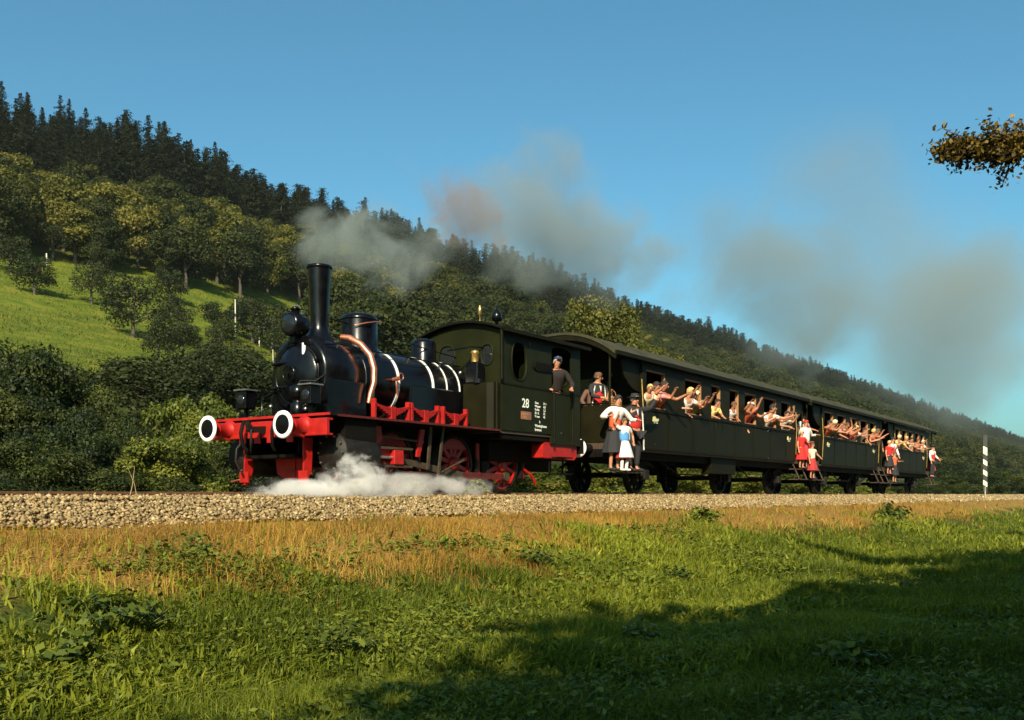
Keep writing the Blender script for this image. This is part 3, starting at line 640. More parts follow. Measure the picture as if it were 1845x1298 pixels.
# ------------------------------------------------------------------ coaches
def coach(label, r0, r1, b0, b1, wins, axles, boxx, front_open=True, sillz=2.06, wtop=2.96):
    T = thing('passenger_coach', ((r0+r1)/2, 0, 0), label, 'railway coach', 'passenger coaches behind the locomotive')
    HY = 1.45; fl = 1.15
    ends0 = b0; 
    for sgn in (-1, 1):
        y0, y1 = sgn*HY, sgn*(HY-.05)
        mb = MB(); mb.box(b0, b1, min(y0,y1), max(y0,y1), 1.05, sillz)
        mb.box(b0, b1, min(y0,y1), max(y0,y1), wtop, 3.14)
        xs = [b0] + [v for w_ in wins for v in w_] + [b1]
        for i in range(0, len(xs), 2): mb.box(xs[i], xs[i+1], min(y0,y1), max(y0,y1), sillz, wtop)
        so = mb.build('side_wall', 'coach_green', T)
        # belt rail, lower strip, vertical cover strips
        yo = y0 + sgn*.014
        MB().box(b0-.02, b1+.02, min(y0,y0+sgn*.03), max(y0,y0+sgn*.03), sillz-.075, sillz-.02).build('belt_rail', 'coach_dark', so)
        MB().box(b0, b1, min(y0,yo), max(y0,yo), 1.05, 1.09).build('lower_strip', 'coach_dark', so)
        k = b0 + .02
        while k < b1:
            MB().box(k, k+.035, min(y0,yo), max(y0,yo), 1.09, sillz-.076).build('cover_strip', 'coach_green', so); k += 1.45
        for (a, b_) in wins:
            fr = MB(); yi0, yi1 = sorted((y0-sgn*.012, y1-sgn*.06)); t = .022
            fr.box(a-.0, a+t, yi0, yi1, sillz, wtop).box(b_-t, b_, yi0, yi1, sillz, wtop).box(a+t, b_-t, yi0, yi1, wtop-t, wtop).box(a+t, b_-t, yi0, yi1, sillz, sillz+t)
            f_ = fr.build('window_frame', 'wood_frame', so)
            if sgn > 0:
                MB().box(a+t, b_-t, y1-.01, y1, sillz+t, wtop-t).build('window_pane', 'glass_dark', f_)  # far panes opaque and near black, standing in for the dim interior
    # floor, ends, ceiling
    MB().box(r0+.12, r1-.12, -1.4, 1.4, 1.0, fl).build('floor', 'wood_dark', T)
    for x in (b0, b1-.05):
        e_ = MB().box(x, x+.05, -1.4, -.36, fl, 3.2).box(x, x+.05, .36, 1.4, fl, 3.2).box(x, x+.05, -.36, .36, 2.95, 3.3).build('end_wall', 'coach_dark', T)
        MB().box(x+.01, x+.04, -.355, .355, fl+.01, 2.94).build('end_door', 'coach_dark', e_)
        MB().box(x-.004, x+.054, -.25, .25, 2.1, 2.8).build('door_pane', 'glass_dark', e_)
    for x in np.arange(b0+.9, b1-.6, 1.5):
        MB().box(x, x+.42, -1.3, -.3, fl+.4, fl+.45).box(x-.03, x+.03, -1.3, -.3, fl, fl+.95).build('bench', 'wood_frame', T)
    # roof
    def arch(y, h=.54): return 3.17 + h*(1-(abs(y)/1.6)**2.3)
    ys = np.linspace(-1.6, 1.6, 29)
    top = [(y, arch(y)) for y in ys]; bot = [(y*.985, arch(y)-.05) for y in ys[::-1]]
    ro = MB().prism(top+bot, 'x', r0, r1, True).build('roof', 'roof_grey', T)
    MB().box(r0, r1, -1.63, -1.585, 3.11, 3.2).build('gutter', 'coach_dark', ro)
    MB().box(r0, r1, 1.585, 1.63, 3.11, 3.2).build('gutter', 'coach_dark', ro)
    for x in np.arange(r0+.02, r1, (r1-r0-.06)/6):
        MB().prism([(y, arch(y)+.014) for y in ys]+[(y, arch(y)-.002) for y in ys[::-1]], 'x', x, x+.035, True).build('roof_seam', 'roof_grey', ro)
    for x in np.arange(b0+1.5, b1-.6, 2.6):
        MB().lathe([(.09,0),(.09,.09),(.15,.1),(.13,.16),(0,.19)], (x, 0, 3.7), (0,0,1), 16).build('roof_vent', 'roof_grey', ro)
    # end bow of the canopy
    for x0_, x1_ in ((r0+.02, r0+.07), (r1-.07, r1-.02)):
        MB().prism([(y, arch(y)-.052) for y in ys]+[(y*.99, arch(y)-.17) for y in ys[::-1]], 'x', x0_, x1_, True).build('canopy_bow', 'coach_dark', ro)
    # balcony fittings at both ends
    for (e0, bx, d) in ((r0+.12, b0, 1), (r1-.12, b1, -1)):
        if abs(bx - e0) < .5: continue
        g = MB(); x = e0
        for (a, b_) in ((-1.35, -.4), (.4, 1.35)):
            po = MB().box(x-.015, x+.015, a, b_, fl, 2.0).build('balcony_panel', 'coach_green', T)
            MB().tube([(x,a,2.03),(x,b_,2.03)], .022).build('top_rail', 'black_dull', po)
        for y in (-1.38, 1.38):
            MB().cyl((x, y, fl-.1), (x, y, 3.2), .028, n=10).build('canopy_post', 'coach_green', T)
            sy = 1 if y > 0 else -1
            # curved bracket beside the body
            pts = [(bx, 3.12)] + [(bx - d*.95*math.sin(t), 2.4 + .72*(1-math.cos(t))) for t in np.linspace(0, PI/2, 8)]
            MB().prism(pts, 'y', y-.02, y+.02).build('curved_bracket', 'coach_green', T)
            pts = [(bx, 1.05), (bx - d*.22, 1.05), (bx-d*.2, 1.6), (bx - d*.1, 1.95), (bx, 2.1)]
            MB().prism(pts, 'y', y-.02, y+.02).build('curved_apron', 'coach_green', T)
            st = MB(); xa, xb = sorted((e0+d*.25, e0+d*1.05))
            for z, o_ in ((.46, .3), (.8, .14)):
                ya, yb = sorted((y-sy*.1, y+sy*o_)); st.box(xa, xb, ya, yb, z, z+.03)
            for xx in (xa, xb-.03):
                st.prism([(y, 1.02), (y+sy*.03, 1.02), (y+sy*.28, .46), (y+sy*.24, .46)] if sy > 0 else [(y, 1.02), (y+sy*.24, .46), (y+sy*.28, .46), (y+sy*.03, 1.02)], 'x', xx, xx+.03)
            st.build('steps', 'wood_dark', T)
            MB().tube([(bx-d*.06, y+sy*.09, 1.3), (bx-d*.04, y+sy*.12, 2.0), (bx-d*.06, y+sy*.09, 2.7)], .016).build('grab_rail', 'brass', T)
        for Y in (-.875, .875):
            b2 = MB().lathe([(.1,.45),(.1,.3),(.06,.28),(.06,.05),(.19,.04),(.2,.0),(0,-.01)], (e0-d*.5, Y, 1.02), (d,0,0), 24).build('buffer', 'black_dull', T)
    # underframe
    MB().box(r0+.12, r1-.12, -1.2, -1.1, .82, 1.0).box(r0+.12, r1-.12, 1.1, 1.2, .82, 1.0).box(r0+.1, r0+.2, -1.3, 1.3, .82, 1.0).box(r1-.2, r1-.1, -1.3, 1.3, .82, 1.0).build('underframe', 'black_dull', T)
    for k, a in enumerate(axles):
        MB().cyl((a,-.76,.46),(a,.76,.46),.07).build('axle', 'iron_dirty', T)
        for sgn in (-1, 1):
            wheel(T, a, sgn*.78, .46, 10, 'black_dull', 'iron_dirty', sgn)
            gd = MB().prism([(a-.34,.86),(a+.34,.86),(a+.16,.5),(a+.16,.3),(a-.16,.3),(a-.16,.5)], 'y', sgn*1.0-.02, sgn*1.0+.02).build('axle_guard', 'black_dull', T)
            MB().box(a-.12, a+.12, sgn*1.06-.09, sgn*1.06+.09, .34, .58).build('axle_box', 'iron_dirty', gd, bevel=.02)
            sp = MB()
            for q in range(5):
                hw = .55*(1-.16*q); pts = [(a+hw*t, .72+.02*q - .09*t*t*(hw/.55)**2) for t in np.linspace(-1,1,7)]
                sp.prism(pts+[(x,z+.018) for x,z in reversed(pts)], 'y', sgn*1.06-.04, sgn*1.06+.04)
            sp.build('leaf_spring', 'black_dull', gd)
    for sgn in (-1, 1):
        for i in range(len(axles)-1):
            a, c = axles[i]+.7, axles[i+1]-.7
            if c-a > 2: MB().tube([(a, sgn*1.1, .84), (a+(c-a)*.3, sgn*1.1, .5), (a+(c-a)*.7, sgn*1.1, .5), (c, sgn*1.1, .84)], .022).build('truss_rod', 'black_dull', T)
        if boxx:
            MB().box(boxx[0], boxx[1], sgn*1.15-.14, sgn*1.15+.14, .55, .84+.16).build('battery_box', 'coach_dark', T, bevel=.012)
    # emblem plates and small marks on the near side
    for x in (b0+.55, b1-.75):
        e_ = MB().prism([(x,1.74),(x+.16,1.735),(x+.3,1.76),(x+.34,1.83),(x+.2,1.81),(x+.12,1.87),(x+.02,1.85)], 'y', -HY-.012, -HY-.001).build('coach_emblem', 'emblem', T, bevel=.003)
        MB().box(x+.05, x+.26, -HY-.015, -HY-.0125, 1.7, 1.72).build('emblem_bar', 'lettering', e_)
    return T
W1 = [(20.95,22.0),(23.15,24.2),(24.85,25.5),(26.15,26.85),(27.3,28.25),(28.9,30.0),(30.45,31.35)]
coach('first coach behind the engine with an open front balcony and seven open windows', 19.15, 32.85, 20.73, 31.75, W1, [21.6, 26.9, 31.2], (25.2, 27.0))
W2 = [(35.0,36.1),(36.6,37.7),(38.2,39.3),(39.8,40.9),(41.2,42.1)]
coach('middle coach of the three with children waving from every window', 33.1, 43.0, 34.75, 42.35, W2, [36.2, 40.9], None)
W3 = [(45.5,46.4),(46.8,47.7),(48.1,49.0),(49.4,50.3),(50.6,51.4)]
coach('last and smallest looking coach at the tail of the train', 43.15, 53.5, 45.3, 51.75, W3, [45.9, 50.9], None)
# ------------------------------------------------------------------ people
mat('skin', (.40, .18, .10), .55, 0, .06, 6); mat('skin_tan', (.32, .13, .065), .55, 0, .06, 6)
mat('eye_dark', (.02, .015, .012), .4, 0, .1, 6); mat('lips', (.35, .07, .06), .5, 0, .1, 6)
CL = {}
def cloth(name, col, r=.85):
    if name not in M: mat('cloth_'+name, col, r, 0, .12, 14, .1); M[name] = M['cloth_'+name]
    return name
for nm, col in dict(white=(.6,.58,.53), red=(.45,.012,.008), darkred=(.3,.02,.02), black=(.012,.012,.014), navy=(.02,.03,.07), blue=(.08,.25,.5),
    pink=(.6,.2,.25), orange=(.5,.09,.03), yellow=(.6,.5,.15), green=(.1,.2,.08), brown=(.1,.05,.03), olive=(.14,.15,.06), cream=(.6,.52,.36),
    grey=(.2,.2,.2), hair_blond=(.5,.34,.12), hair_brown=(.09,.045,.02), hair_dark=(.02,.013,.01), hair_light=(.65,.55,.3), hair_grey=(.35,.33,.3), uniform=(.014,.008,.006), straw=(.5,.38,.15)).items():
    cloth(nm, col)

def skinned(name, pts, edges, rad, m, parent, root=0, sub=1, extra=None):
    me = bpy.data.meshes.new(name); me.from_pydata([tuple(p) for p in pts], edges, []); me.materials.append(M[m])
    o = bpy.data.objects.new(name, me); C.objects.link(o); o.parent = parent
    s = o.modifiers.new('skin', 'SKIN'); s.use_smooth_shade = True
    L_ = me.skin_vertices[0].data if me.skin_vertices else None
    if L_ is None:
        bm_ = None
    for i, r in enumerate(rad):
        q = L_[i]; q.radius = (r, r) if not isinstance(r, tuple) else r; q.use_root = False
    roots = [root] if not isinstance(root, (list, tuple)) else root
    for r in roots: L_[r].use_root = True
    o.modifiers.new('sub', 'SUBSURF').levels = sub; o.modifiers['sub'].render_levels = sub
    return o
def ensure_skin(me):
    pass
import bmesh
def skin_obj(name, pts, edges, rad, m, parent, roots=(0,), sub=1):
    bm = bmesh.new(); lay = bm.verts.layers.skin.new()
    vs = [bm.verts.new(p) for p in pts]
    for v, r in zip(vs, rad): v[lay].radius = (r, r) if not isinstance(r, tuple) else r
    for a, b_ in edges: bm.edges.new((vs[a], vs[b_]))
    for r in roots: vs[r][lay].use_root = True
    me = bpy.data.meshes.new(name); bm.to_mesh(me); bm.free(); me.materials.append(M[m])
    o = bpy.data.objects.new(name, me); C.objects.link(o); o.parent = parent
    s = o.modifiers.new('skin', 'SKIN'); s.use_smooth_shade = True
    q = o.modifiers.new('subdivision', 'SUBSURF'); q.levels = sub; q.render_levels = sub
    return o
def ik(sh, tg, a, b_, hint):
    d = tg - sh; L_ = d.length
    if L_ > (a+b_)*.985: d = d.normalized()*(a+b_)*.985; L_ = d.length; tg = sh + d
    n_ = d.normalized(); x = (a*a - b_*b_ + L_*L_)/(2*L_); hgt = math.sqrt(max(a*a - x*x, 0))
    hv = (hint - n_*hint.dot(n_)); hv = hv.normalized() if hv.length > 1e-4 else n_.orthogonal()
    return sh + n_*x + hv*hgt, tg
def person(label, loc, rz=0, h=1.5, lean=0., tilt=0., armL=(.06,-.05,-.3), armR=(-.06,-.05,-.3), top='white', sleeves='short', vest=None, bottom='trousers', bcol='navy',
           apron=None, hat=None, hair='hair_brown', long_hair=False, skin='skin', turn=0., coat=False, socks=None, group=None, legs=True, cat='person', shoes='black', build_=1.0):
    P_ = thing('person', loc, label, cat, group, local=True, rz=rz)
    V_ = Vector; g = build_
    P0 = V_((0,0,.53*h)); t = V_((math.sin(tilt), -math.sin(lean), math.cos(lean)*math.cos(tilt))).normalized()
    wa = P0 + t*.07*h; chh = P0 + t*.19*h; up = P0 + t*.27*h; nb = P0 + t*.295*h
    t2 = (t + V_((0,0,.8))).normalized(); nk = nb + t2*.035*h + V_((0,-.004*h,0))
    hc = nk + t2*.055*h + V_((0,-.014*h,0)); cr = hc + t2*.05*h; jaw = hc + V_((0,-.022*h,-.028*h))
    sx = .105*h*g; side = V_((math.cos(tilt), 0, -math.sin(tilt)))
    fw = t.cross(side)*1.0; fw = V_((0,-math.cos(lean),-math.sin(lean)))
    shL = up + side*sx - t*.012*h; shR = up - side*sx - t*.012*h
    tl = shL + V_(armL)*h; trr = shR + V_(armR)*h
    elL, wrL = ik(shL, tl, .165*h, .15*h, V_((.7,.3,-.6))); elR, wrR = ik(shR, trr, .165*h, .15*h, V_((-.7,.3,-.6)))
    dL = (wrL-elL).normalized(); dR = (wrR-elR).normalized()
    haL = wrL + dL*.045*h; haR = wrR + dR*.045*h
    kn = [V_((sg*.058*h,-.012*h,.28*h)) for sg in (1,-1)]; hp = [V_((sg*.05*h,0,.49*h)) for sg in (1,-1)]; an = [V_((sg*.055*h,.012*h,.045*h)) for sg in (1,-1)]
    to = [V_((sg*.065*h,-.085*h,.018*h)) for sg in (1,-1)]
    pts = [P0, wa, chh, up, nb, nk, hc, cr, shL, elL, wrL, haL, shR, elR, wrR, haR, hp[0], kn[0], an[0], to[0], hp[1], kn[1], an[1], to[1]]
    ed = [(0,1),(1,2),(2,3),(3,4),(4,5),(5,6),(6,7),(3,8),(8,9),(9,10),(10,11),(3,12),(12,13),(13,14),(14,15),(0,16),(16,17),(17,18),(18,19),(0,20),(20,21),(21,22),(22,23)]
    R_ = [(.088*g,.066),(.078*g,.058),(.09*g,.062),(.066,.05),.038,(.03,.03),(.05,.055),(.032,.036),.037,.027,.0165,(.02,.013),.034,.024,.0155,(.02,.013),.05,.032,.021,.018,.05,.032,.021,.018]
    R_ = [tuple(x*h for x in r) if isinstance(r, tuple) else (r*h, r*h) for r in R_]
    P2 = list(pts); E2 = list(ed); R2 = list(R_); roots = [0]
    for ha, wr, d, sg in ((haL, wrL, dL, 1), (haR, wrR, dR, -1)):
        sd = d.cross(V_((0,-.3,1))); sd = sd.normalized() if sd.length > 1e-3 else V_((1,0,0)); pn = d.cross(sd)
        for k, ln in ((-1.5,.036),(-.5,.042),(.5,.04),(1.5,.032)):
            b0_ = len(P2); o0 = ha + sd*k*.0095*h
            P2 += [o0 - d*.01*h, o0 + (d + sd*k*.12).normalized()*ln*.55*h, o0 + (d + sd*k*.14 + pn*.18).normalized()*ln*1.05*h]; E2 += [(b0_,b0_+1),(b0_+1,b0_+2)]
            R2 += [(.0062*h,)*2, (.0056*h,)*2, (.0045*h,)*2]; roots.append(b0_)
        b0_ = len(P2); o0 = wr + d*.012*h
        P2 += [o0, o0 + (d*.5 + sd*sg*.9).normalized()*.028*h, o0 + (d*.95 + sd*sg*.75).normalized()*.046*h]; E2 += [(b0_,b0_+1),(b0_+1,b0_+2)]
        R2 += [(.008*h,)*2, (.0068*h,)*2, (.005*h,)*2]; roots.append(b0_)
    skin_obj('body', P2, E2, R2, skin, P_, roots)
    # face
    ct, st_ = math.cos(turn), math.sin(turn)
    def hd(x, y, z): return (hc.x + (x*ct - y*st_)*h, hc.y + (x*st_ + y*ct)*h, hc.z + z*h)
    for sg in (-1, 1): MB().sphere(hd(sg*.018,-.051,.008), .0055*h, 8, 5).build('eye', 'eye_dark', P_)
    MB().lathe([(.009*h,0),(.006*h,.012*h),(0,.016*h)], hd(0,-.05,-.01), (V_(hd(0,-1,-.2))-V_(hd(0,0,0))), 8).build('nose', skin, P_)
    MB().sphere(hd(0,-.049,-.026), (.013*h,.006*h,.0045*h), 8, 5).build('mouth', 'lips', P_)
    for sg in (-1, 1): MB().sphere(hd(sg*.05,.004,-.002), (.006*h,.011*h,.016*h), 8, 5).build('ear', skin, P_)
    # hair: shell over the top and back of the skull
    mb = MB(); n_, m_ = 18, 9; vs = []; fs = []
    for i in range(m_+1):
        ph = PI*.62*i/m_
        for k in range(n_):
            a = 2*PI*k/n_; front = max(0, -math.sin(a + 0)); ph2 = ph*(1 - .42*front**1.5)*(1.25 if long_hair and front < .1 else 1.0)
            rr = (.058 + .003*math.sin(k*5.1+i*2))*h
            x = rr*math.sin(ph2)*math.cos(a)*.95; y = rr*math.sin(ph2)*math.sin(a)*1.08; z = rr*math.cos(ph2)*1.12
            if long_hair and front < .1 and i > 5: z -= (i-5)*.016*h; 
            p = hd(x/h, y/h + .004, z/h + .012); vs.append(p)
    for i in range(m_):
        for k in range(n_):
            k2 = (k+1) % n_; fs.append((i*n_+k, i*n_+k2, (i+1)*n_+k2, (i+1)*n_+k))
    mb.add(vs, fs, True).build('hair', hair, P_)
    # garments
    def scale_r(r, k, a): return (r[0]*k + a, r[1]*k + a)
    ids = [0,1,2,3,8,9,12,13] if sleeves == 'short' else [0,1,2,3,8,9,10,12,13,14]
    if sleeves == 'none': ids = [0,1,2,3,8,12]
    mp = {v: i for i, v in enumerate(ids)}
    pp = [pts[i].copy() for i in ids]; rr = [scale_r(R_[i], 1.1, .009) for i in ids]
    if sleeves == 'short':
        pp[mp[9]] = shL.lerp(elL, .62); pp[mp[13]] = shR.lerp(elR, .62); rr[mp[9]] = rr[mp[13]] = (.033*h, .033*h)
    if sleeves == 'long':
        rr[mp[9]] = rr[mp[13]] = (.034*h+.004,)*2; rr[mp[10]] = rr[mp[14]] = (.025*h,)*2
        pp[mp[10]] = elL.lerp(wrL, .95); pp[mp[14]] = elR.lerp(wrR, .95)
    e2 = [(mp[a], mp[b_]) for a, b_ in ed if a in mp and b_ in mp]
    skin_obj('shirt' if not coat else 'coat', pp, e2, rr, top, P_)
    if vest:
        v_ids = [0,1,2,3]; vp = [P0 - t*.005*h, wa, chh, up + t*.004*h]; vr = [scale_r(R_[i], 1.13, .014) for i in v_ids]; vr[3] = (.074*h+.012, .056*h+.012)
        skin_obj('waistcoat', vp, [(0,1),(1,2),(2,3)], vr, vest, P_)
        cb = MB()                       # shirt front and buttons
        a0 = up + fw*.062*h; a1 = chh + fw*.078*h
        cb.add([a0 + side*.018*h, a0 - side*.018*h, a1 - t*.01*h + fw*.006*h], [(0,1,2)]); cb.build('shirt_front', 'white', P_)
    if coat:                            # open long coat with a pale lining edge
        for sg in (-1, 1):
            mbx = MB(); w0 = .009*h
            q = [up + side*sg*.078*h + fw*.05*h, chh + side*sg*.105*h + fw*.05*h, P0 + side*sg*.12*h + fw*.05*h, V_((sg*.13*h, -.05*h, .28*h))]
            for a_, b_ in zip(q, q[1:]):
                mbx.add([a_-side*w0, a_+side*w0, b_+side*w0, b_-side*w0, a_-side*w0-fw*.01, a_+side*w0-fw*.01, b_+side*w0-fw*.01, b_-side*w0-fw*.01], [(0,1,2,3),(7,6,5,4),(0,4,5,1),(1,5,6,2),(2,6,7,3),(3,7,4,0)])
            mbx.build('coat_lining', 'white', P_)
        mbx = MB(); ring = []
        for zz, rr_ in ((.54,.1),(.4,.125),(.27,.15)):
            ring.append([(rr_*h*math.sin(a)*1.1, rr_*h*math.cos(a)*.8, zz*h) for a in np.linspace(-2.2, 2.2, 15)])
        for i in range(2):
            for k in range(14): mbx.add([ring[i][k], ring[i][k+1], ring[i+1][k+1], ring[i+1][k]], [(0,1,2,3)], True)
        mbx.build('coat_skirt', top, P_)
    if legs:
        if bottom in ('trousers', 'shorts'):
            f_ = 1.0 if bottom == 'trousers' else .35
            lp = [P0 + V_((0,0,.01*h)), hp[0], kn[0] if f_ == 1 else hp[0].lerp(kn[0], .7), hp[1], kn[1] if f_ == 1 else hp[1].lerp(kn[1], .7)]
            lr = [scale_r(R_[0], 1.08, .008), (.058*h,)*2, (.043*h,)*2, (.058*h,)*2, (.043*h,)*2]; le = [(0,1),(1,2),(0,3),(3,4)]
            if f_ == 1: lp += [an[0]+V_((0,0,.02*h)), an[1]+V_((0,0,.02*h))]; lr += [(.034*h,)*2]*2; le += [(2,5),(4,6)]
            skin_obj('trousers' if f_ == 1 else 'shorts', lp, le, lr, bcol, P_)
        else:
            n_ = 28; prof = [(.56,.078,.0),(.5,.105,.05),(.42,.125,.08),(.32,.15,.1),(.24,.165,.12)]; vs = []; fs = []
            for i, (zz, rr_, pl) in enumerate(prof):
                for k in range(n_):
                    a = 2*PI*k/n_; q = rr_*h*(1 + pl*math.sin(a*9)); vs.append((q*math.cos(a), q*.8*math.sin(a), zz*h))
            for i in range(len(prof)-1):
                for k in range(n_):
                    k2 = (k+1) % n_; fs.append((i*n_+k, i*n_+k2, (i+1)*n_+k2, (i+1)*n_+k))
            MB().add(vs, fs, True).build('skirt', bcol, P_)
            if apron:
                vs = []; fs = []; kk = [k for k in range(n_) if math.sin(2*PI*k/n_) < -.25]
                for i, (zz, rr_, pl) in enumerate(prof[:-1] + [(.255,.165,.12)]):
                    for k in kk:
                        a = 2*PI*k/n_; q = rr_*h*(1.05 + pl*math.sin(a*9)) + .006; vs.append((q*math.cos(a), q*.8*math.sin(a), zz*h))
                w_ = len(kk)
                for i in range(len(prof)-1):
                    for k in range(w_-1): fs.append((i*w_+k, i*w_+k+1, (i+1)*w_+k+1, (i+1)*w_+k))
                MB().add(vs, fs, True).build('apron', apron, P_)
        for k in (0, 1):
            MB().sphere((to[k].x*.95, (to[k].y+an[k].y)/2-.008*h, .022*h), (.028*h,.07*h,.024*h), 12, 7).build('shoe', socks or shoes, P_)
            if socks: MB().cyl((an[k].x,an[k].y,.02*h),(kn[k].x,kn[k].y+.004,.2*h),.03*h,.034*h,12).build('sock', socks, P_)
    if hat:
        kind, hcol = hat; ax = V_((0,0,1)); o_ = V_(hd(0,.004,.034))
        if kind == 'brim': pr = [(.098*h,-.002*h),(.1*h,.004*h),(.052*h,.01*h),(.05*h,.04*h),(.042*h,.052*h),(0,.056*h)]
        elif kind == 'cap': pr = [(.054*h,-.004*h),(.06*h,.006*h),(.062*h,.02*h),(.05*h,.034*h),(0,.04*h)]
        else: pr = [(.054*h,-.006*h),(.056*h,.01*h),(.045*h,.034*h),(0,.044*h)]
        ho = MB().lathe(pr, o_, ax, 24).build('hat', hcol, P_)
        if kind == 'cap': MB().sphere(hd(0,-.055,.032), (.035*h,.03*h,.006*h), 12, 5).build('cap_peak', 'black', ho)
    return P_
Wv = 'children waving from the coach windows'
# --- on the engine and the first open balcony
person('engine driver in dark cap and dark jacket standing in the cab doorway', (17.25, -1.15, 1.2), -.6, 1.68, lean=.33, armL=(.03,-.13,-.2), armR=(-.04,-.13,-.2), build_=1.2, top='uniform', sleeves='long', bcol='black', hat=('cap','navy'), hair='hair_grey', skin='skin')
person('man in red waistcoat and open black coat holding a basket at the balcony corner', (19.62, -.85, 1.15), -.35, 1.66, build_=1.15, lean=.05, turn=.8, armL=(-.03,-.2,-.15), armR=(.03,-.2,-.17), top='black', coat=True, sleeves='long', vest='red', bcol='black', hat=('round','brown'), hair='hair_brown')
bk = thing('basket', (19.7, -1.2, 2.08), 'brown wicker basket held over the balcony rail by the man in red', 'basket', local=True)
MB().prism([(-.2,-.12),(.2,-.12),(.24,.12),(-.24,.12)], 'y', -.13, .13).build('weave', cloth('wicker', (.35,.17,.06)), bk, bevel=.02)
MB().tube([(-.22,0,.1),(-.15,0,.25),(0,0,.3),(.15,0,.25),(.22,0,.1)], .013).build('handle', 'wicker', bk)
wv = MB()
for zz in (-.08,-.03,.02,.07): wv.box(-.235,.235,-.139,.139,zz-.008,zz+.008)
wv.build('woven_band', cloth('wicker_dark', (.2,.09,.03)), bk)
person('woman in white blouse and orange red shawl reaching along the balcony steps', (19.18, -1.55, .49), -.45, 1.72, build_=1.15, lean=.12, tilt=.05, armL=(.1,-.15,-.12), armR=(-.12,-.16,-.1), top='white', sleeves='long', vest='orange', bottom='skirt', bcol='black', hair='hair_dark', hat=None)
person('man in wide black hat, red waistcoat and white lined coat right of the steps', (19.98, -1.62, .49), -.35, 1.8, lean=.0, build_=1.2, armL=(.24,-.03,.16), armR=(-.03,-.14,-.04), top='black', coat=True, sleeves='long', vest='red', bcol='black', hat=('brim','black'), hair='hair_grey')
person('little girl in blue bodice and white apron on the lowest balcony step', (19.25, -1.76, .49), -.4, 1.2, build_=1.15, armL=(.06,-.05,-.25), armR=(-.08,-.05,.24), top='white', sleeves='short', vest='blue', bottom='skirt', bcol='darkred', apron='white', hair='hair_brown', socks='white', skin='skin')
person('dark figure in the shade of the balcony raising one hand under the roof', (20.28, -.35, 1.15), -.5, 1.62, armL=(.14,-.1,.2), armR=(-.05,-.1,-.25), top='brown', sleeves='long', bcol='black', hair='hair_dark', skin='skin_tan')
person('child in a faded red top standing behind the woman on the balcony', (19.95, -1.0, 1.15), -.5, 1.25, armL=(.1,-.1,-.2), armR=(-.06,-.16,-.02), top='darkred', sleeves='short', bcol='navy', hair='hair_brown', skin='skin_tan')
fz = 1.17
def win(label, u, y=-1.2, h=1.35, hair='hair_brown', top='white', lean=.45, tilt=0., armL=(.05,-.3,.05), armR=(-.05,-.3,.0), rz=-.35, z=None, **k):
    h *= 1.1; y = max(-1.25, min(-1.16, y)); lean = .5 + lean*.35
    armL = tuple(a*random.uniform(.72, 1.0) for a in armL); armR = tuple(a*random.uniform(.7, 1.0) for a in armR)
    zz = 2.12 - .58*h; k.setdefault('turn', random.uniform(-.5, .6)); tilt = random.uniform(-.18, .22)
    armR = (armR[0] + random.uniform(-.12, .1), armR[1], armR[2] + random.uniform(-.1, .16))
    return person(label, (u, y, zz), rz + random.uniform(-.25,.2), h, lean=lean, tilt=tilt, armL=armL, armR=armR, top=top, hair=hair, legs=True, bcol='navy', group=Wv, **k)
win('blonde child with head low in the front window of the first coach', 21.1, y=-1.3, hair='hair_blond', top='cream', lean=.7, armL=(.0,-.22,-.02), armR=(.02,-.12,-.3), h=1.35)
win('child in pink red top pointing out of the front window of the first coach', 21.42, y=-1.25, hair='hair_dark', top='pink', lean=.4, armL=(.2,-.2,.06), armR=(-.22,-.05,-.02), h=1.5, turn=.6)
win('dark haired youth with a tan arm stretched out of the front window', 21.75, y=-1.22, hair='hair_dark', top='orange', lean=.3, armL=(.24,-.18,.02), armR=(-.1,-.26,.08), h=1.62, turn=.5, skin='skin_tan')
win('fair haired boy in white vest at the second window of the first coach', 23.35, hair='hair_blond', top='white', lean=.3, armL=(.14,-.24,.02), armR=(.04,-.12,-.3), h=1.6, z=1.17)
win('boy with pale yellow hair and dark shirt waving from the second window', 23.92, y=-1.28, hair='hair_light', top='olive', lean=.45, armL=(.1,-.28,.1), armR=(.0,-.26,.14), h=1.52, z=1.17)
win('brown haired child squeezed between the two fair boys in the second window', 23.63, y=-1.12, hair='hair_brown', top='pink', lean=.45, armL=(.1,-.28,.02), armR=(-.03,-.1,-.28), h=1.42, z=1.17, skin='skin_tan')
win('child with a pale yellow top in the narrow third window', 25.2, y=-1.2, hair='hair_dark', top='yellow', lean=.2, h=1.25, armL=(.02,-.15,-.2), armR=(-.02,-.15,-.2))
win('child with tan face and white collar in the narrow fourth window', 26.5, y=-1.22, hair='hair_brown', top='white', lean=.2, h=1.28, armL=(.02,-.12,-.22), armR=(-.02,-.15,-.2), skin='skin_tan')
win('person in white cap holding one arm high from the fifth window', 27.55, y=-1.2, top='orange', lean=.35, h=1.5, armL=(.16,-.16,.24), armR=(-.1,-.22,.02), hat=('round','white'), skin='skin_tan')
win('person in white cap beside the raised arm in the fifth window', 28.0, y=-1.12, top='darkred', lean=.3, h=1.55, armL=(.18,-.26,-.03), armR=(-.03,-.1,-.3), hat=('round','white'))
win('dark haired man in white shirt leaning from the sixth window', 29.2, y=-1.25, top='white', lean=.4, h=1.68, armL=(.2,-.24,.0), armR=(-.02,-.15,-.25), hair='hair_dark', z=1.17)
win('bare armed youth reaching out beside the man in the sixth window', 29.75, y=-1.18, top='orange', lean=.35, h=1.58, armL=(.2,-.22,-.06), armR=(.1,-.26,.0), hair='hair_brown', skin='skin_tan', z=1.17)
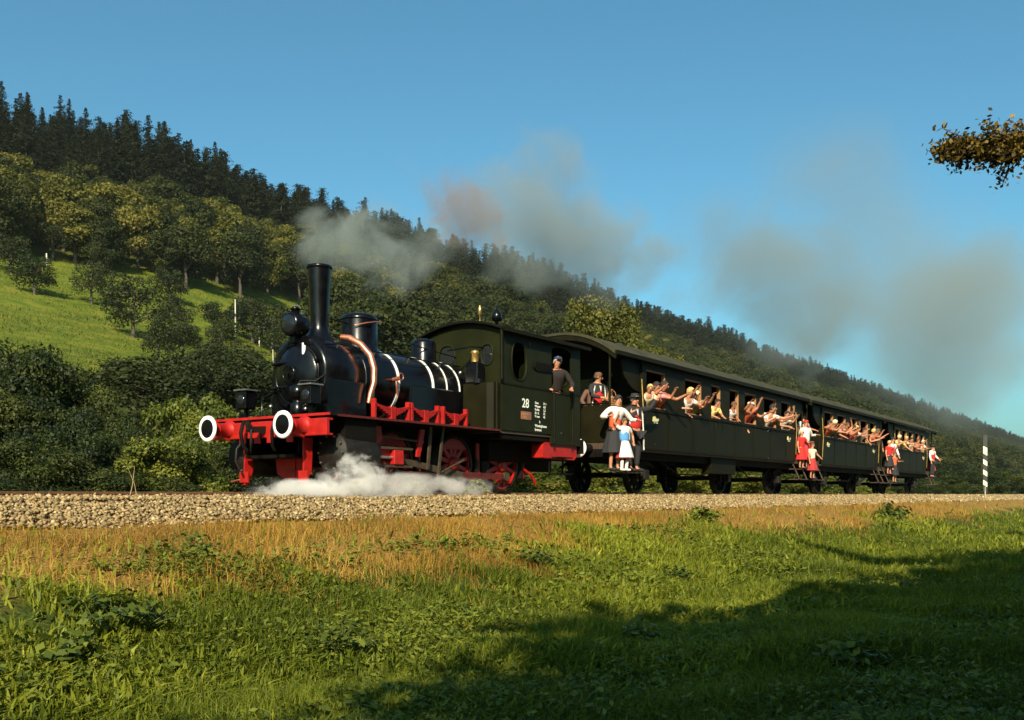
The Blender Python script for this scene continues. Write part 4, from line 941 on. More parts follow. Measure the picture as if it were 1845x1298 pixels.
win('child in white top with red face in the last window of the first coach', 30.7, y=-1.28, top='white', lean=.4, h=1.4, armL=(.16,-.2,.08), armR=(.0,-.2,-.1), hair='hair_dark')
win('child with one arm straight up in the last window of the first coach', 31.1, y=-1.22, top='green', lean=.3, h=1.45, armL=(.05,-.04,.3), armR=(.0,-.2,-.1), hair='hair_brown')
# --- group between first and second coach
person('woman in white blouse and red skirt on the steps between first and second coach', (32.7, -1.5, .83), -.4, 1.68, build_=1.15, top='white', sleeves='long', vest='white', bottom='skirt', bcol='darkred', hair='hair_brown', armL=(.1,-.1,-.1), hat=('round','red'))
person('child in bright red dress on the left side of the coupling steps', (32.3, -1.5, .83), -.4, 1.3, top='red', bottom='skirt', bcol='red', hair='hair_blond', armL=(.05,-.2,-.1))
person('girl in cream blouse with dark red skirt at the front of the coupling steps', (32.75, -1.72, .49), -.4, 1.25, top='cream', bottom='skirt', bcol='darkred', hair='hair_brown', armL=(.1,-.1,-.2))
person('man in white shirt and dark braces behind the women at the coupling', (33.4, -1.2, 1.15), -.4, 1.65, top='white', sleeves='short', vest=None, bcol='black', hair='hair_dark', armL=(.12,-.12,-.15))
# --- second coach
cols2 = [('orange','hair_dark'),('olive','hair_light'),('navy','hair_brown'),('orange','hair_brown'),('red','hair_brown'),('darkred','hair_dark'),('white','hair_dark'),('cream','hair_blond'),('orange','hair_blond'),('brown','hair_brown')]
wl2 = [('child with orange top highest in the first window of the middle coach', 35.25, (.1,-.2,.05)), ('fair haired child beside the corner of the middle coach', 35.75, (.12,-.24,-.1)),
 ('child in dark blue at the second window of the middle coach', 36.8, (.1,-.1,.1)), ('tan child in orange, arm up, in the second window of the middle coach', 37.35, (.05,-.08,.3)),
 ('child in bright red with arm along the sill of the middle coach', 35.5, (.25,-.22,-.1)), ('child making a ring with both arms in the third window of the middle coach', 38.5, (.06,-.1,.29)),
 ('child in white vest hanging far out of the fourth window of the middle coach', 40.0, (.1,-.1,-.24)), ('child reaching out level from the third window of the middle coach', 39.0, (.24,-.2,-.06)),
 ('fair child with bent arm in the rear window of the middle coach', 41.5, (.16,-.16,.1)), ('person stretching a long arm back from the rear window of the middle coach', 41.85, (.28,-.14,.05))]
for (lb, u, aL), (tp, hr) in zip(wl2, cols2):
    win(lb, u, y=-1.22 - .06*random.random(), h=1.35+.22*random.random(), top=tp, hair=hr, lean=.35+.15*random.random(), armL=aL, armR=(-.06+.1*random.random(), -.25, -.2+.3*random.random()), skin=random.choice(['skin','skin_tan']))
# --- group between second and third coach
person('woman in red bodice with a straw coloured hat on the steps of the last coach', (43.9, -1.55, .83), -.4, 1.5, top='red', bottom='skirt', bcol='black', hair='hair_blond', hat=('round','straw'), armL=(.1,-.12,.0))
person('man in red waistcoat and white sleeves by the front corner of the last coach', (44.7, -1.5, .83), -.4, 1.68, top='white', sleeves='long', vest='red', bcol='black', hair='hair_dark', hat=('round','black'), armL=(.08,-.06,-.28))
person('child in orange red shirt crouched low on the steps of the last coach', (44.2, -1.7, .49), -.4, 1.35, top='orange', bottom='skirt', bcol='black', hair='hair_brown', armL=(.1,-.12,-.1))
person('dark coated man behind the costume group at the last coach', (43.7, -1.1, 1.15), -.4, 1.66, top='brown', sleeves='long', bcol='black', hair='hair_dark')
# --- third coach
wl3 = [('child in pale yellow with a level arm in the front window of the last coach', 45.9, (.24,-.2,.0), 'yellow','hair_light'), ('child in yellow holding both arms out in the second window of the last coach', 47.2, (.2,-.22,-.02), 'yellow','hair_blond'),
 ('thin child bending down in the middle window of the last coach', 48.5, (.16,-.2,-.15), 'cream','hair_dark'), ('child with orange shirt in the fourth window of the last coach', 49.8, (.16,-.15,.14), 'orange','hair_brown'), ('fair child in the rearmost window of the last coach', 50.95, (.1,-.24,-.1), 'white','hair_light')]
for lb, u, aL, tp, hr in wl3: win(lb, u, y=-1.24, h=1.42, top=tp, hair=hr, armL=aL, armR=(-.02,-.25,-.2), lean=.35)
person('man in black hat, white shirt and red waistcoat at the train tail', (52.7, -1.55, .83), -.3, 1.68, tilt=.05, top='white', sleeves='long', vest='red', bcol='black', hat=('brim','black'), hair='hair_dark', armL=(.12,-.08,-.22), coat=False)
person('woman in red with a yellow hat behind the man at the tail of the train', (53.25, -1.4, .83), -.3, 1.55, tilt=.25, top='red', sleeves='long', bottom='skirt', bcol='darkred', hair='hair_blond', hat=('round','straw'), armL=(.26,-.08,-.12))
# ------------------------------------------------------------------ plants
def quads(Cn, N, S, asp, tint, rg, spin=True):
    """diamond leaf faces: centres Cn, normals N, half lengths S"""
    n_ = len(Cn); N = N/np.maximum(np.linalg.norm(N, axis=1, keepdims=True), 1e-6)
    ref = rg.normal(size=(n_, 3)); T = np.cross(N, ref); T /= np.maximum(np.linalg.norm(T, axis=1, keepdims=True), 1e-6); B = np.cross(N, T)
    S = S[:, None]
    P = np.stack([Cn + T*S, Cn + B*S*asp, Cn - T*S, Cn - B*S*asp], 1).reshape(-1, 3)
    F = np.arange(n_*4).reshape(-1, 4)
    return P, F, np.repeat(tint, 4)
def broad_crown(name, seed, R, H, base, nl, nleaf, leaf, m, droop=.1, shape=1.0, lr=1.0):
    rg = np.random.default_rng(seed)
    a = rg.random(nl)*2*PI; zf = rg.random(nl)**.8; rad = R*(np.sqrt(1-(zf*1.7-.75)**2*.9))*(.35+.5*np.sqrt(rg.random(nl)))*shape
    L0 = np.stack([np.cos(a)*rad, np.sin(a)*rad, base + (H-base)*(.08+.8*zf)], 1); LR = R*(.26+.2*rg.random(nl))*lr
    L0 = np.concatenate([L0, [[0,0,base+(H-base)*.5]]]); LR = np.append(LR, R*.55*min(1, lr*1.15))
    pr = LR**2; pr /= pr.sum(); k = rg.choice(len(L0), nleaf, p=pr)
    d = rg.normal(size=(nleaf, 3)); d /= np.linalg.norm(d, axis=1, keepdims=True)
    low = (d[:, 2] < -.2) & (rg.random(nleaf) < .6); d[low, 2] *= -1
    sh = LR[k]*(.55 + .52*rg.random(nleaf)**.6)
    bump = 1 + .18*np.sin(d[:,0]*7+k)*np.sin(d[:,1]*6+2*k)
    Pn = L0[k] + d*(sh*bump)[:, None]*np.array([1,1,.82])
    N = d + rg.normal(0, .55, (nleaf, 3)) + np.array([0,0,.25])
    lt = rg.random(len(L0)); tint = np.clip(.65*lt[k] + .45*rg.random(nleaf) - .05, 0, 1)
    P, F, T = quads(Pn, N, leaf*(.6+.8*rg.random(nleaf)), .6, tint, rg)
    return npmesh(name, P, F, m, T), L0
def trunk_mesh(seed, r, H, L0, nb=6):
    rg = random.Random(seed); mb = MB()
    pts = [(0,0,-.6),(0,0,0)] + [(rg.uniform(-.04,.04)*H*i/5, rg.uniform(-.04,.04)*H*i/5, H*.85*i/5) for i in range(1, 6)]
    mb.tube(pts, [r*1.35, r*1.2, r, r*.85, r*.7, r*.5, r*.2], 8)
    if L0 is not None:
        idx = list(range(len(L0))); rg.shuffle(idx)
        for i in idx[:nb]:
            q = L0[i]; z0 = max(.2*H, q[2]*.55); f = min(1, z0/(H*.85))
            mb.tube([(0,0,z0), (q[0]*.5, q[1]*.5, z0 + (q[2]-z0)*.6), (q[0], q[1], q[2])], [r*.5*(1-f*.5), r*.3, r*.08], 5)
    me = bpy.data.meshes.new('trunk'); me.from_pydata(mb.v, [], mb.f); me.polygons.foreach_set('use_smooth', mb.sm); me.materials.append(M['bark']); return me
def conifer_mesh(name, seed, H, R, m, pine=False):
    rg = np.random.default_rng(seed); Cn = []; Nn = []; Sn = []; Tn = []
    nw = 30
    for i in range(nw):
        t = i/(nw-1); z = H*(.12 + .87*t); rr = R*(1-t)**.72*(.6+.65*rg.random()) + .22
        if pine: rr = R*(.35+.65*math.sin(PI*min(1, .25+.75*t)))*(.6+.6*rg.random())
        nb = int(7 + 3*(1-t))
        for b_ in range(nb):
            az = rg.random()*2*PI; rb = rr*(.6+.5*rg.random()); mseg = max(2, int(rb/.32)); tb = rg.random()
            for s_ in range(mseg):
                f = (s_+.5)/mseg; rad = rb*f; zz = z - .28*rad*f + .06*rb*f*f*3 + rg.normal(0, .06)
                for q in range(3):
                    Cn.append((math.cos(az)*rad + rg.normal(0,.2), math.sin(az)*rad + rg.normal(0,.2), zz + rg.normal(0,.16)))
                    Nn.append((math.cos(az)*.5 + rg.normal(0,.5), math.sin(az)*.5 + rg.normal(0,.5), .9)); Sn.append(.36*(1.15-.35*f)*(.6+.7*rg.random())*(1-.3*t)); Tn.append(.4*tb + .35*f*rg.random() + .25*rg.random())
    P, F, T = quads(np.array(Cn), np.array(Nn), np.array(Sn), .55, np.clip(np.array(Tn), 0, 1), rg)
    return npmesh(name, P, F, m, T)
def tree(name, label, cat, x, y, crown, trunk, s, rz, group=None, sz=None, z=None, cname='crown', slot=None):
    o = thing(name, (x, y, float(ground(x, y)) if z is None else z), label, cat, group); o.rotation_euler = (0, 0, rz); o.scale = (s, s, s if sz is None else sz)
    obj('trunk', trunk, o); c = obj(cname, crown, o)
    return o
rg = random.Random(11)
con = [conifer_mesh('conifer_crown', 20+i, 20, 4.1+.35*(i%4), 'conifer_leaf', pine=(i >= 4)) for i in range(8)]
cont = [trunk_mesh(40+i, .26, 20, None) for i in range(2)]
brd = []; 
for i in range(5):
    me_, L0 = broad_crown('broad_crown', 60+i, 4.8, 13, 1.6, 34, 8000, .25, 'broad_leaf'); brd.append((me_, trunk_mesh(70+i, .28, 12, L0)))
gld = []
for i in range(3):
    me_, L0 = broad_crown('gold_crown', 80+i, 4.6, 12, 1.8, 34, 8000, .24, 'broad_gold'); gld.append((me_, trunk_mesh(90+i, .26, 11, L0)))
orc = []
for i in range(4):
    me_, L0 = broad_crown('orchard_crown', 100+i, 2.5, 5.2, 1.0, 20, 3600, .12, 'orchard_leaf', shape=1.1); orc.append((me_, trunk_mesh(110+i, .16, 4.6, L0, 9)))
bsh = []
for i in range(4):
    me_, L0 = broad_crown('bush_crown', 120+i, 2.3, 4.2, .3, 46, 18000, .06, 'bush_leaf', shape=1.12, lr=.68); bsh.append((me_, trunk_mesh(130+i, .09, 3.6, L0, 10)))
bsl = []
for i in range(3):
    me_, L0 = broad_crown('bush_crown', 140+i, 2.3, 4.2, .3, 40, 14000, .072, 'bush_light', shape=1.12, lr=.68); bsl.append((me_, trunk_mesh(150+i, .09, 3.6, L0, 10)))
brt = []
for i in range(3):
    me_, L0 = broad_crown('bright_crown', 160+i, 3.4, 13, 1.5, 60, 15000, .14, 'broad_gold', shape=.9); brt.append((me_, trunk_mesh(170+i, .25, 12, L0, 8)))

def inview(x, y, margin=.1):
    X = x*ST - (y+12)*CT; Z = x*CT + (y+12)*ST
    return Z > 1 and abs(X/Z) < .527 + margin
# wood: candidate positions
cand_c, cand_b, cand_g = [], [], []
for D in np.arange(187, 275, 6.6):
    u = 100.0
    while u < 2600:
        step = 5.1 + max(0, (u-400)/260); uu = u + rg.uniform(-3, 3); dd = D + rg.uniform(-3, 3)
        if inview(uu, dd-12) and rg.random() < .93: cand_c.append((depth(uu, dd-12), uu, dd-12))
        u += step
for D in np.arange(48, 188, 7.0):
    u = 70.0
    while u < 2600:
        step = 6.6 + max(0, (u-350)/200); uu = u + rg.uniform(-2.6, 2.6); dd = D + rg.uniform(-2.8, 2.8)
        lim = 150 + 6*math.sin(uu/23.0)
        X_ = uu*ST - dd*CT; px_ = 922.5 + 1750*X_/(uu*CT + dd*ST)
        if px_ > 585 or uu > 165: lim = 58
        if 665 < px_ < 775 and 88 < dd < 152: lim = 999
        u += step
        if dd < lim: continue
        if not inview(uu, dd-12): continue
        goldp = .06 + (.42 if 150 < dd < 190 and uu < 420 else 0)
        if uu > 300: goldp = .12
        (cand_g if rg.random() < goldp else cand_b).append((depth(uu, dd-12), uu, dd-12))
def zone(x, y):
    X = x*ST - (y+12)*CT; px = 922.5 + 1750*X/(x*CT + (y+12)*ST)
    return 'above the hill meadow at the left' if px < 420 else 'between the meadow and the engine chimney' if px < 640 else 'above the engine and its smoke' if px < 1000 else 'above the first coach' if px < 1400 else 'far right beyond the last coach'
def wood(cands, variants, name, lab, cat, group, smin, smax, far_name, far_label):
    cands.sort(); near, far = cands[:290], cands[290:]
    for d, x, y in near:
        zn = zone(x, y)
        me_, tk = rg.choice(variants); s = rg.uniform(smin, smax)*(.8 if cands is cand_c and 922.5 + 1750*(x*ST-(y+12)*CT)/d < 200 else 1)
        tree(name, lab + ' ' + zn, cat, x, y, me_, tk, s*rg.uniform(.85,1.15), rg.uniform(0, 6.28), group + ' ' + zn, sz=s*rg.uniform(.85,1.05))
    if far:
        P = np.array([(x, y, float(ground(x, y)) - .3) for d, x, y in far]); n_ = len(P)
        me = bpy.data.meshes.new(far_name); me.vertices.add(n_); me.vertices.foreach_set('co', P.astype(np.float32).ravel())
        o = obj(far_name, me); tag(o, far_label, cat, kind='stuff')
        ng = bpy.data.node_groups.new(far_name, 'GeometryNodeTree')
        ng.interface.new_socket('Geometry', in_out='INPUT', socket_type='NodeSocketGeometry'); ng.interface.new_socket('Geometry', in_out='OUTPUT', socket_type='NodeSocketGeometry')
        N_ = ng.nodes; K = ng.links; gi = N_.new('NodeGroupInput'); go = N_.new('NodeGroupOutput'); jg = N_.new('GeometryNodeJoinGeometry')
        mtp = N_.new('GeometryNodeMeshToPoints'); K.new(gi.outputs[0], mtp.inputs[0])
        src = [bpy.data.objects[q.name] for q in bpy.data.objects if q.type == 'MESH' and q.data in [v[0] for v in variants] and q.parent]
        seen = {}; 
        for q in src: seen.setdefault(q.data.name, q)
        ij = N_.new('GeometryNodeGeometryToInstance')
        for q in seen.values():
            oi = N_.new('GeometryNodeObjectInfo'); oi.inputs['Object'].default_value = q; oi.transform_space = 'ORIGINAL'; oi.inputs['As Instance'].default_value = True
            K.new(oi.outputs['Geometry'], ij.inputs[0])
        iop = N_.new('GeometryNodeInstanceOnPoints'); iop.inputs['Pick Instance'].default_value = True
        K.new(mtp.outputs[0], iop.inputs['Points']); K.new(ij.outputs[0], iop.inputs['Instance'])
        rv = N_.new('FunctionNodeRandomValue'); rv.data_type = 'FLOAT_VECTOR'; rv.inputs[0].default_value = (0,0,0); rv.inputs[1].default_value = (0,0,6.28)
        K.new(rv.outputs[0], iop.inputs['Rotation'])
        rs = N_.new('FunctionNodeRandomValue'); rs.data_type = 'FLOAT'; rs.inputs[2].default_value = smin; rs.inputs[3].default_value = smax*1.05; rs.inputs['Seed'].default_value = 5
        K.new(rs.outputs[1], iop.inputs['Scale']); K.new(iop.outputs[0], jg.inputs[0]); K.new(jg.outputs[0], go.inputs[0])
        md = o.modifiers.new('scatter', 'NODES'); md.node_group = ng
wood(cand_c, [(c, cont[i % 2]) for i, c in enumerate(con)], 'conifer_tree', 'dark conifer in the ridge wood', 'tree', 'dark conifers of the ridge wood', .6, 1.12, 'far_conifers', 'distant dark conifers fading along the ridge to the right')
wood(cand_b, brd, 'broadleaf_tree', 'dark green broadleaf tree on the hillside', 'tree', 'broadleaf trees on the hillside', .72, 1.15, 'far_broadleaf_wood', 'distant broadleaf wood on the far slopes')
wood(cand_g, gld, 'golden_tree', 'yellowish broadleaf tree below the conifers', 'tree', 'golden topped trees on the hillside', .8, 1.12, 'far_golden_trees', 'distant yellow green trees on the far slopes')

# bright trees rising behind the first coach
for i, (px, D, H) in enumerate([(1062,41,15.0),(1095,40,15.2),(1125,43,14.6),(1160,44,13.2),(1198,43,12.9),(1240,45,12.2),(1285,46,11.6),(1330,48,10.4),(1385,50,9.6),(1450,52,9.0)]):
    u, _ = at_px(px, 600, D-12); me_, tk = brt[i % 3]; z = float(ground(u, D-12)); s = (H - 0)/13
    tree('bright_tree', ['bright yellow green tree just above the front of the first coach roof','second bright yellow green tree above the coach roof','third bright tree with a rounded top above the coach roof','pale green tree right of the rounded one above the roof','leafy bright tree near the middle of the first coach roof','shorter bright tree past the middle of the first coach','golden green tree over the rear half of the first coach','low golden tree above the rear of the first coach roof','small yellow green tree behind the coupling of the first two coaches','lowest yellow green tree behind the middle coach roof'][i], 'tree', u, D-12, me_, tk, s*.8, rg.uniform(0,6), 'bright trees behind the first coach', sz=s)

for i in range(15):
    px = (250 + 16*i if i < 5 else 345 + 13*(i-5)) + rg.uniform(-8, 8); D = rg.uniform(46, 56) if i < 5 else rg.uniform(50, 74); u, _ = at_px(px, 600, D-12); me_, tk = orc[i % 4]
    tree('slope_bush', 'brownish bush on the lower slope between the meadow and the hedge', 'bush', u, D-12, me_, tk, rg.uniform(.8,1.2), rg.uniform(0,6), 'bushes along the foot of the hill meadow', sz=rg.uniform(.55,.9))
# orchard trees and bushes on the hill meadow (pixel of the foot, distance, height)
ORC = [(165,580,126,6.0,'small round orchard tree with clear stem on the left of the meadow'),(178,520,146,5.0,'round orchard tree directly above the small one on the left'),(240,648,104,7.2,'tall ragged orchard tree low in the middle of the meadow'),
 (305,553,134,5.6,'single round orchard tree in the middle of the bright meadow'),(320,618,112,5.2,'thin loose orchard tree with pale stem on the lower meadow'),(385,600,116,4.8,'brownish bushy tree on the lower right of the meadow'),
 (400,640,100,4.6,'dark low tree under the brownish bush'),(455,600,118,7.4,'tall forked tree at the right edge of the meadow'),(490,610,114,7.0,'forked tree beside the chimney at the meadow edge'),(95,475,152,6.0,'dark round bush tree at the upper left of the meadow'),
 (200,470,150,6.8,'dark tree casting shadow at the top edge of the meadow'),(62,545,128,5.5,'half hidden orchard tree at the left edge of the picture'),(285,690,88,4.6,'dark orchard bush above the big hedge'),(330,680,90,4.4,'low dark orchard bush right of the gap in the hedge'),
 (520,640,104,6.4,'dark tree close behind the engine front'),(20,500,140,6,'orchard tree left of the hill meadow'),(440,560,128,4.5,'small bush by the pale post'),(700,650,108,5,'small tree seen between the engine domes'),(640,640,112,5.6,'small tree right of the chimney'),(745,660,106,5,'small tree above the boiler of the engine')]
for i, (px, py, D, H, lb) in enumerate(ORC):
    u, _ = at_px(px, py, D-12); me_, tk = orc[i % 4]; s = H/5.2
    tree('orchard_tree', lb, 'tree', u, D-12, me_, tk, s*rg.uniform(.9,1.1), rg.uniform(0,6), 'orchard trees on the hill meadow', sz=s)

# hedge of big bushes beyond the track
HB = [(70,580,27,0,'tallest dark bush at the left end of the hedge'),(130,625,26,0,'dark rounded bush second from the left of the hedge'),(190,690,25,0,'dark bush sloping down towards the gap in the hedge'),(20,560,26,0,'dark bush beyond the left end of the hedge'),
 (110,730,21,0,'lower dark bush in front of the hedge at the left'),(215,740,21,0,'leafy green bush below the gap in the hedge'),(60,760,20,0,'mid green bush low at the far left behind the rail'),(345,668,24,1,'large pale green bush in front of the buffers'),(400,690,23,1,'pale green bush right behind the left buffer'),
 (300,760,20,1,'round pale green bush low beside the hedge gap'),(440,720,22,1,'pale green bush behind the engine front lamp'),(370,790,18.5,0,'green bush under the left buffer'),(270,830,17,0,'low dark bush by the rail below the gap'),(160,830,17,0,'low dark bush by the rail at the left'),(455,810,18,0,'dark bush hidden by the buffer beam'),(40,840,16.5,0,'low bush at the left end beside the rail'),
 (520,690,26,0,'bush behind the smokebox of the engine'),(560,760,22,0,'bush behind the front frame of the engine'),(640,740,25,1,'bush behind the boiler of the engine'),(720,740,25,0,'bush behind the springs of the engine'),(90,680,24,0,'mid height dark bush filling the left of the hedge'),(150,710,23,0,'green bush filling the middle of the hedge'),(-40,640,25,0,'bush outside the left edge of the hedge'),(250,760,25,0,'dark bush right below the hedge gap')]
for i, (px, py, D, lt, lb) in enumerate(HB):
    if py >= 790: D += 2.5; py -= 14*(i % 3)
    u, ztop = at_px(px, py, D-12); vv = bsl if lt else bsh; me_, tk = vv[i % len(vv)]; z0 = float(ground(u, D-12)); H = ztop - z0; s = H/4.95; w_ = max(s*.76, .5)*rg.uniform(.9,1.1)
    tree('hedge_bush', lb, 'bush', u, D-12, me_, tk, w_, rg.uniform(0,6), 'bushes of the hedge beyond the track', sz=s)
# low scrub seen under and beyond the coaches
LB = [(900,872,15.2),(950,868,15.4),(1000,850,15.6),(1040,855,15.4),(1100,862,15.2),(1130,868,15),(1175,852,15.6),(1215,845,15.8),(1250,855,15.4),(1330,868,15.4),(1350,872,15.2),(1400,870,15.5),(1425,866,15.6),(1440,868,15.3),(1500,864,16),(1530,868,15.6),(1560,866,16),(1610,872,16),(1640,866,17),(1665,862,17),(1690,850,19),(1715,840,22),(1740,846,24),(1760,850,20),(1785,842,22),(1810,848,20),(1840,846,24),(1700,870,15.5),(1745,872,15.5),(1795,872,15.6),(850,860,16),(790,850,18),(1690,800,60),(1720,806,64),(1750,812,70),(1780,818,72),(1815,826,66),(1670,790,70)]
for i, (px, py, D) in enumerate(LB):
    D += 3.2 if D < 17 else .8
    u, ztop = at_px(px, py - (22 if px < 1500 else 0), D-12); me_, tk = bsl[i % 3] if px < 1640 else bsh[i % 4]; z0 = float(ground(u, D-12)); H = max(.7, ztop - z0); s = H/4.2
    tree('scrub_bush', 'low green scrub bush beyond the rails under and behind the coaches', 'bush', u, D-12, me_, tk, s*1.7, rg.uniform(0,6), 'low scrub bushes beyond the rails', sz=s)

# trees behind and right of the photographer that shade the meadow, one with a bough in the picture
shade = []
for i in range(2):
    me_, L0 = broad_crown('shade_crown', 200+i, 4.6, 11, 2.4, 44, 22000, .17, 'bush_leaf', shape=1.15); shade.append((me_, trunk_mesh(210+i, .3, 10, L0)))
for i, (x, y, s, lb) in enumerate([(-11,-17.8,1.0,'leafy tree behind the meadow throwing shade on the grass'),(-5.5,-18.9,1.05,'tall leafy tree behind the left of the meadow'),(0,-20.3,1.15,'leafy tree behind the middle of the meadow'),(5.5,-22.8,1.3,'broad tree at the right behind the meadow'),(-8,-22,1.1,'tree in the second row behind the left of the meadow'),(-1.5,-23.5,1.2,'tree in the second row behind the middle of the meadow'),(12,-23.8,1.3,'tree farther right behind the meadow'),(19,-24,1.4,'big tree beyond the right edge of the meadow'),(27,-25,1.4,'biggest tree beyond the right edge of the meadow'),(4,-26,1.2,'tree in the second row behind the right of the meadow'),(-4,-20.6,1.1,'unseen tree added to close a lit gap in the meadow shade'),(1.5,-22.4,1.15,'unseen tree added to darken the lit patch of the meadow'),(8.5,-25,1.3,'unseen tree added at the right to block sky light'),(15.5,-26.5,1.35,'unseen tree added farther right to block sky light'),(23,-28,1.4,'unseen tree added at the right end to block sky light')]):  # last trees are unseen, added to close lit gaps and cut sky light
    me_, tk = shade[i % 2]; tree('meadow_tree', lb, 'tree', x, y, me_, tk, s, i*1.7, 'trees shading the meadow', sz=s)
bt = thing('overhanging_tree', (14.5, -17.3, float(ground(14.5,-17.3))), 'tree right of the view whose single yellowing bough hangs into the sky', 'tree', local=True)
me_, L0 = broad_crown('crown', 230, 3.0, 8.2, 4.4, 26, 12000, .1, 'autumn_leaf'); obj('trunk', trunk_mesh(231, .3, 7.4, L0, 8), bt); obj('crown', me_, bt)
tip = Vector((12.95-14.5, -9.55+17.3, 4.22+1.5)); st0 = Vector((.1, .3, 3.8))
limb = [st0.lerp(tip, t) + Vector((0, 0, .35*math.sin(t*PI))) for t in np.linspace(0, 1, 9)]
MB().tube(limb, [.12,.1,.085,.07,.055,.045,.035,.022,.01], 7).build('bough', 'bark', bt)
r2 = np.random.default_rng(5); Cn = []; tw = MB()
for k in range(420):
    t = .4 + .6*r2.random()**.9; b_ = st0.lerp(tip, t) + Vector((0,0,.35*math.sin(t*PI))); wd = .22 + 3.1*(1-t)
    e_ = b_ + Vector((r2.normal(0,.3)*wd, r2.normal(0,.3)*wd + .08, r2.normal(-.1,.3)*wd)); tw.tube([b_, b_.lerp(e_,.5)+Vector((0,0,.03)), e_], [.012,.008,.004], 5)
    for q in range(34): Cn.append(b_.lerp(e_, .1+1.0*r2.random()) + Vector(r2.normal(0,.05,3)))
tw.build('twigs', 'bark', bt)
Cn = np.array([tuple(c) for c in Cn]); P, F, T = quads(Cn, r2.normal(size=Cn.shape)+np.array([0,0,.5]), .022+.02*r2.random(len(Cn)), .62, r2.random(len(Cn)), r2)
obj('bough_leaves', npmesh('bough_leaves', P, F, 'autumn_leaf', T), bt)

# ------------------------------------------------------------------ grass and weeds
def blades(N, samp, hfun, wfun, lean, seed, tintf, curl=.5):
    r = np.random.default_rng(seed); u, Y = samp(r, N); n_ = len(u); z = ground(u, Y)
    h = hfun(r, u, Y, n_); w_ = wfun(r, u, Y, n_); a = r.random(n_)*2*PI; dx, dy = np.cos(a), np.sin(a)
    b_ = r.random(n_)*2*PI; lx, ly = np.cos(b_), np.sin(b_); ln = np.abs(r.normal(0, lean, n_))*h
    c0 = np.stack([u, Y, z-.01], 1); side = np.stack([dx, dy, 0*dx], 1)*w_[:, None]*.5
    mid = c0 + np.stack([lx*ln*.35, ly*ln*.35, h*.6], 1); tip = c0 + np.stack([lx*ln, ly*ln, h*(1-curl*.3*np.minimum(1, ln/h))], 1)
    P = np.stack([c0-side, c0+side, mid+side*.8, mid-side*.8, tip], 1).reshape(-1, 3); k = (np.arange(n_)*5)[:, None]
    F = np.concatenate([k+np.array([[0,1,2]]), k+np.array([[0,2,3]]), k+np.array([[3,2,4]])], 0)
    return P, F, np.repeat(np.clip(tintf(r, u, Y, n_), 0, 1), 5)
def sampler(z0, z1, y0, y1, accept):
    """points on the ground between two viewing depths and two lateral limits"""
    def f(r, N):
        Z = np.sqrt(z0*z0 + (z1*z1-z0*z0)*r.random(N*2)); X = Z*(r.random(N*2)*1.3-.65)
        u = X*ST + Z*CT; Y = -12 - X*CT + Z*ST; ok = (Y > y0) & (Y < y1); u, Y = u[ok], Y[ok]
        ok = r.random(len(u)) < accept(u, Y); return u[ok][:N], Y[ok][:N]
    return f
def nse(u, Y, s=1.0):
    return .5 + .25*(np.sin(u*.9*s + 1.3*np.sin(Y*.8*s)) + np.sin(Y*1.7*s + 1.1*np.sin(u*.53*s+2))) * 1.0
def edge(u, Y): return -4.5 + .5*np.sin(u*.42+1.0) + .3*np.sin(u*1.1) + .22*np.sin(u*2.7+Y) + .35*np.sin(u*5.1+Y*3) - .45*np.clip((14-u)/5, 0, 1) - .55*np.clip((u-16)/8, 0, 1)
gparts = []
def tg(r, u, Y, n_): return .12 + .5*nse(u, Y, .7)*.7 + .3*nse(u*2.1, Y*2.3)*.6 + r.normal(0, .16, n_)
patch = lambda r, u, Y, n_: .6 + .8*nse(u*1.7, Y*1.9)
acc_g = lambda u, Y: np.clip((edge(u, Y) - Y)/.9 + .5, .03, 1)
for (z0, z1, N, hh, ww, sd) in ((5.2, 9, 90000, .13, .009, 1), (9, 14, 90000, .15, .011, 2), (14, 26, 90000, .17, .014, 3), (26, 60, 60000, .2, .03, 4), (60, 260, 30000, .3, .11, 5)):
    gparts.append(blades(N, sampler(z0, z1, -40, -2.9, acc_g), lambda r,u,Y,n_: hh*(.45+.8*r.random(n_))*patch(r,u,Y,n_), lambda r,u,Y,n_: ww*(.6+.8*r.random(n_)), .75, sd, tg))
def joinp(ps):
    V_, F_, T_, o_ = [], [], [], 0
    for a_, f_, t_ in ps: V_.append(a_); F_.append(f_+o_); T_.append(t_); o_ += len(a_)
    return np.concatenate(V_), np.concatenate(F_), np.concatenate(T_)
for (z0, z1, N, hh, ww, sd) in ((5.2, 9.5, 60000, .13, .024, 21), (9.5, 17, 45000, .15, .032, 22), (17, 34, 26000, .18, .045, 23)):
    gparts.append(blades(N, sampler(z0, z1, -40, -3.6, acc_g), lambda r,u,Y,n_: hh*(.4+1.0*r.random(n_)), lambda r,u,Y,n_: ww*(.5+.9*r.random(n_)), 1.1, sd, lambda r,u,Y,n_: tg(r,u,Y,n_)+.08, .8))
hb = np.random.default_rng(31)
def hill_s(r, N):
    D = 62 + 92*r.random(N); u = 40 + 150*r.random(N); return u, D-12
ph_, fh_, th_ = blades(70000, hill_s, lambda r,u,Y,n_: .28*(.4+1.0*r.random(n_))*(.5+nse(u*.3,Y*.4)), lambda r,u,Y,n_: .09*(.5+.9*r.random(n_)), .9, 31, lambda r,u,Y,n_: .25+.5*nse(u*.25,Y*.5)+r.normal(0,.15,n_), .8)
tag(obj('hill_grass', npmesh('hill_grass', ph_, fh_, 'hill_tuft', th_)), 'tufty grass on the hill meadow among the orchard trees', 'grass', kind='stuff')
V, F, T = joinp(gparts); tag(obj('meadow_grass', npmesh('meadow_grass', V, F, 'grass_green', T)), 'uncut green meadow grass filling the foreground', 'grass', kind='stuff')
dparts = []
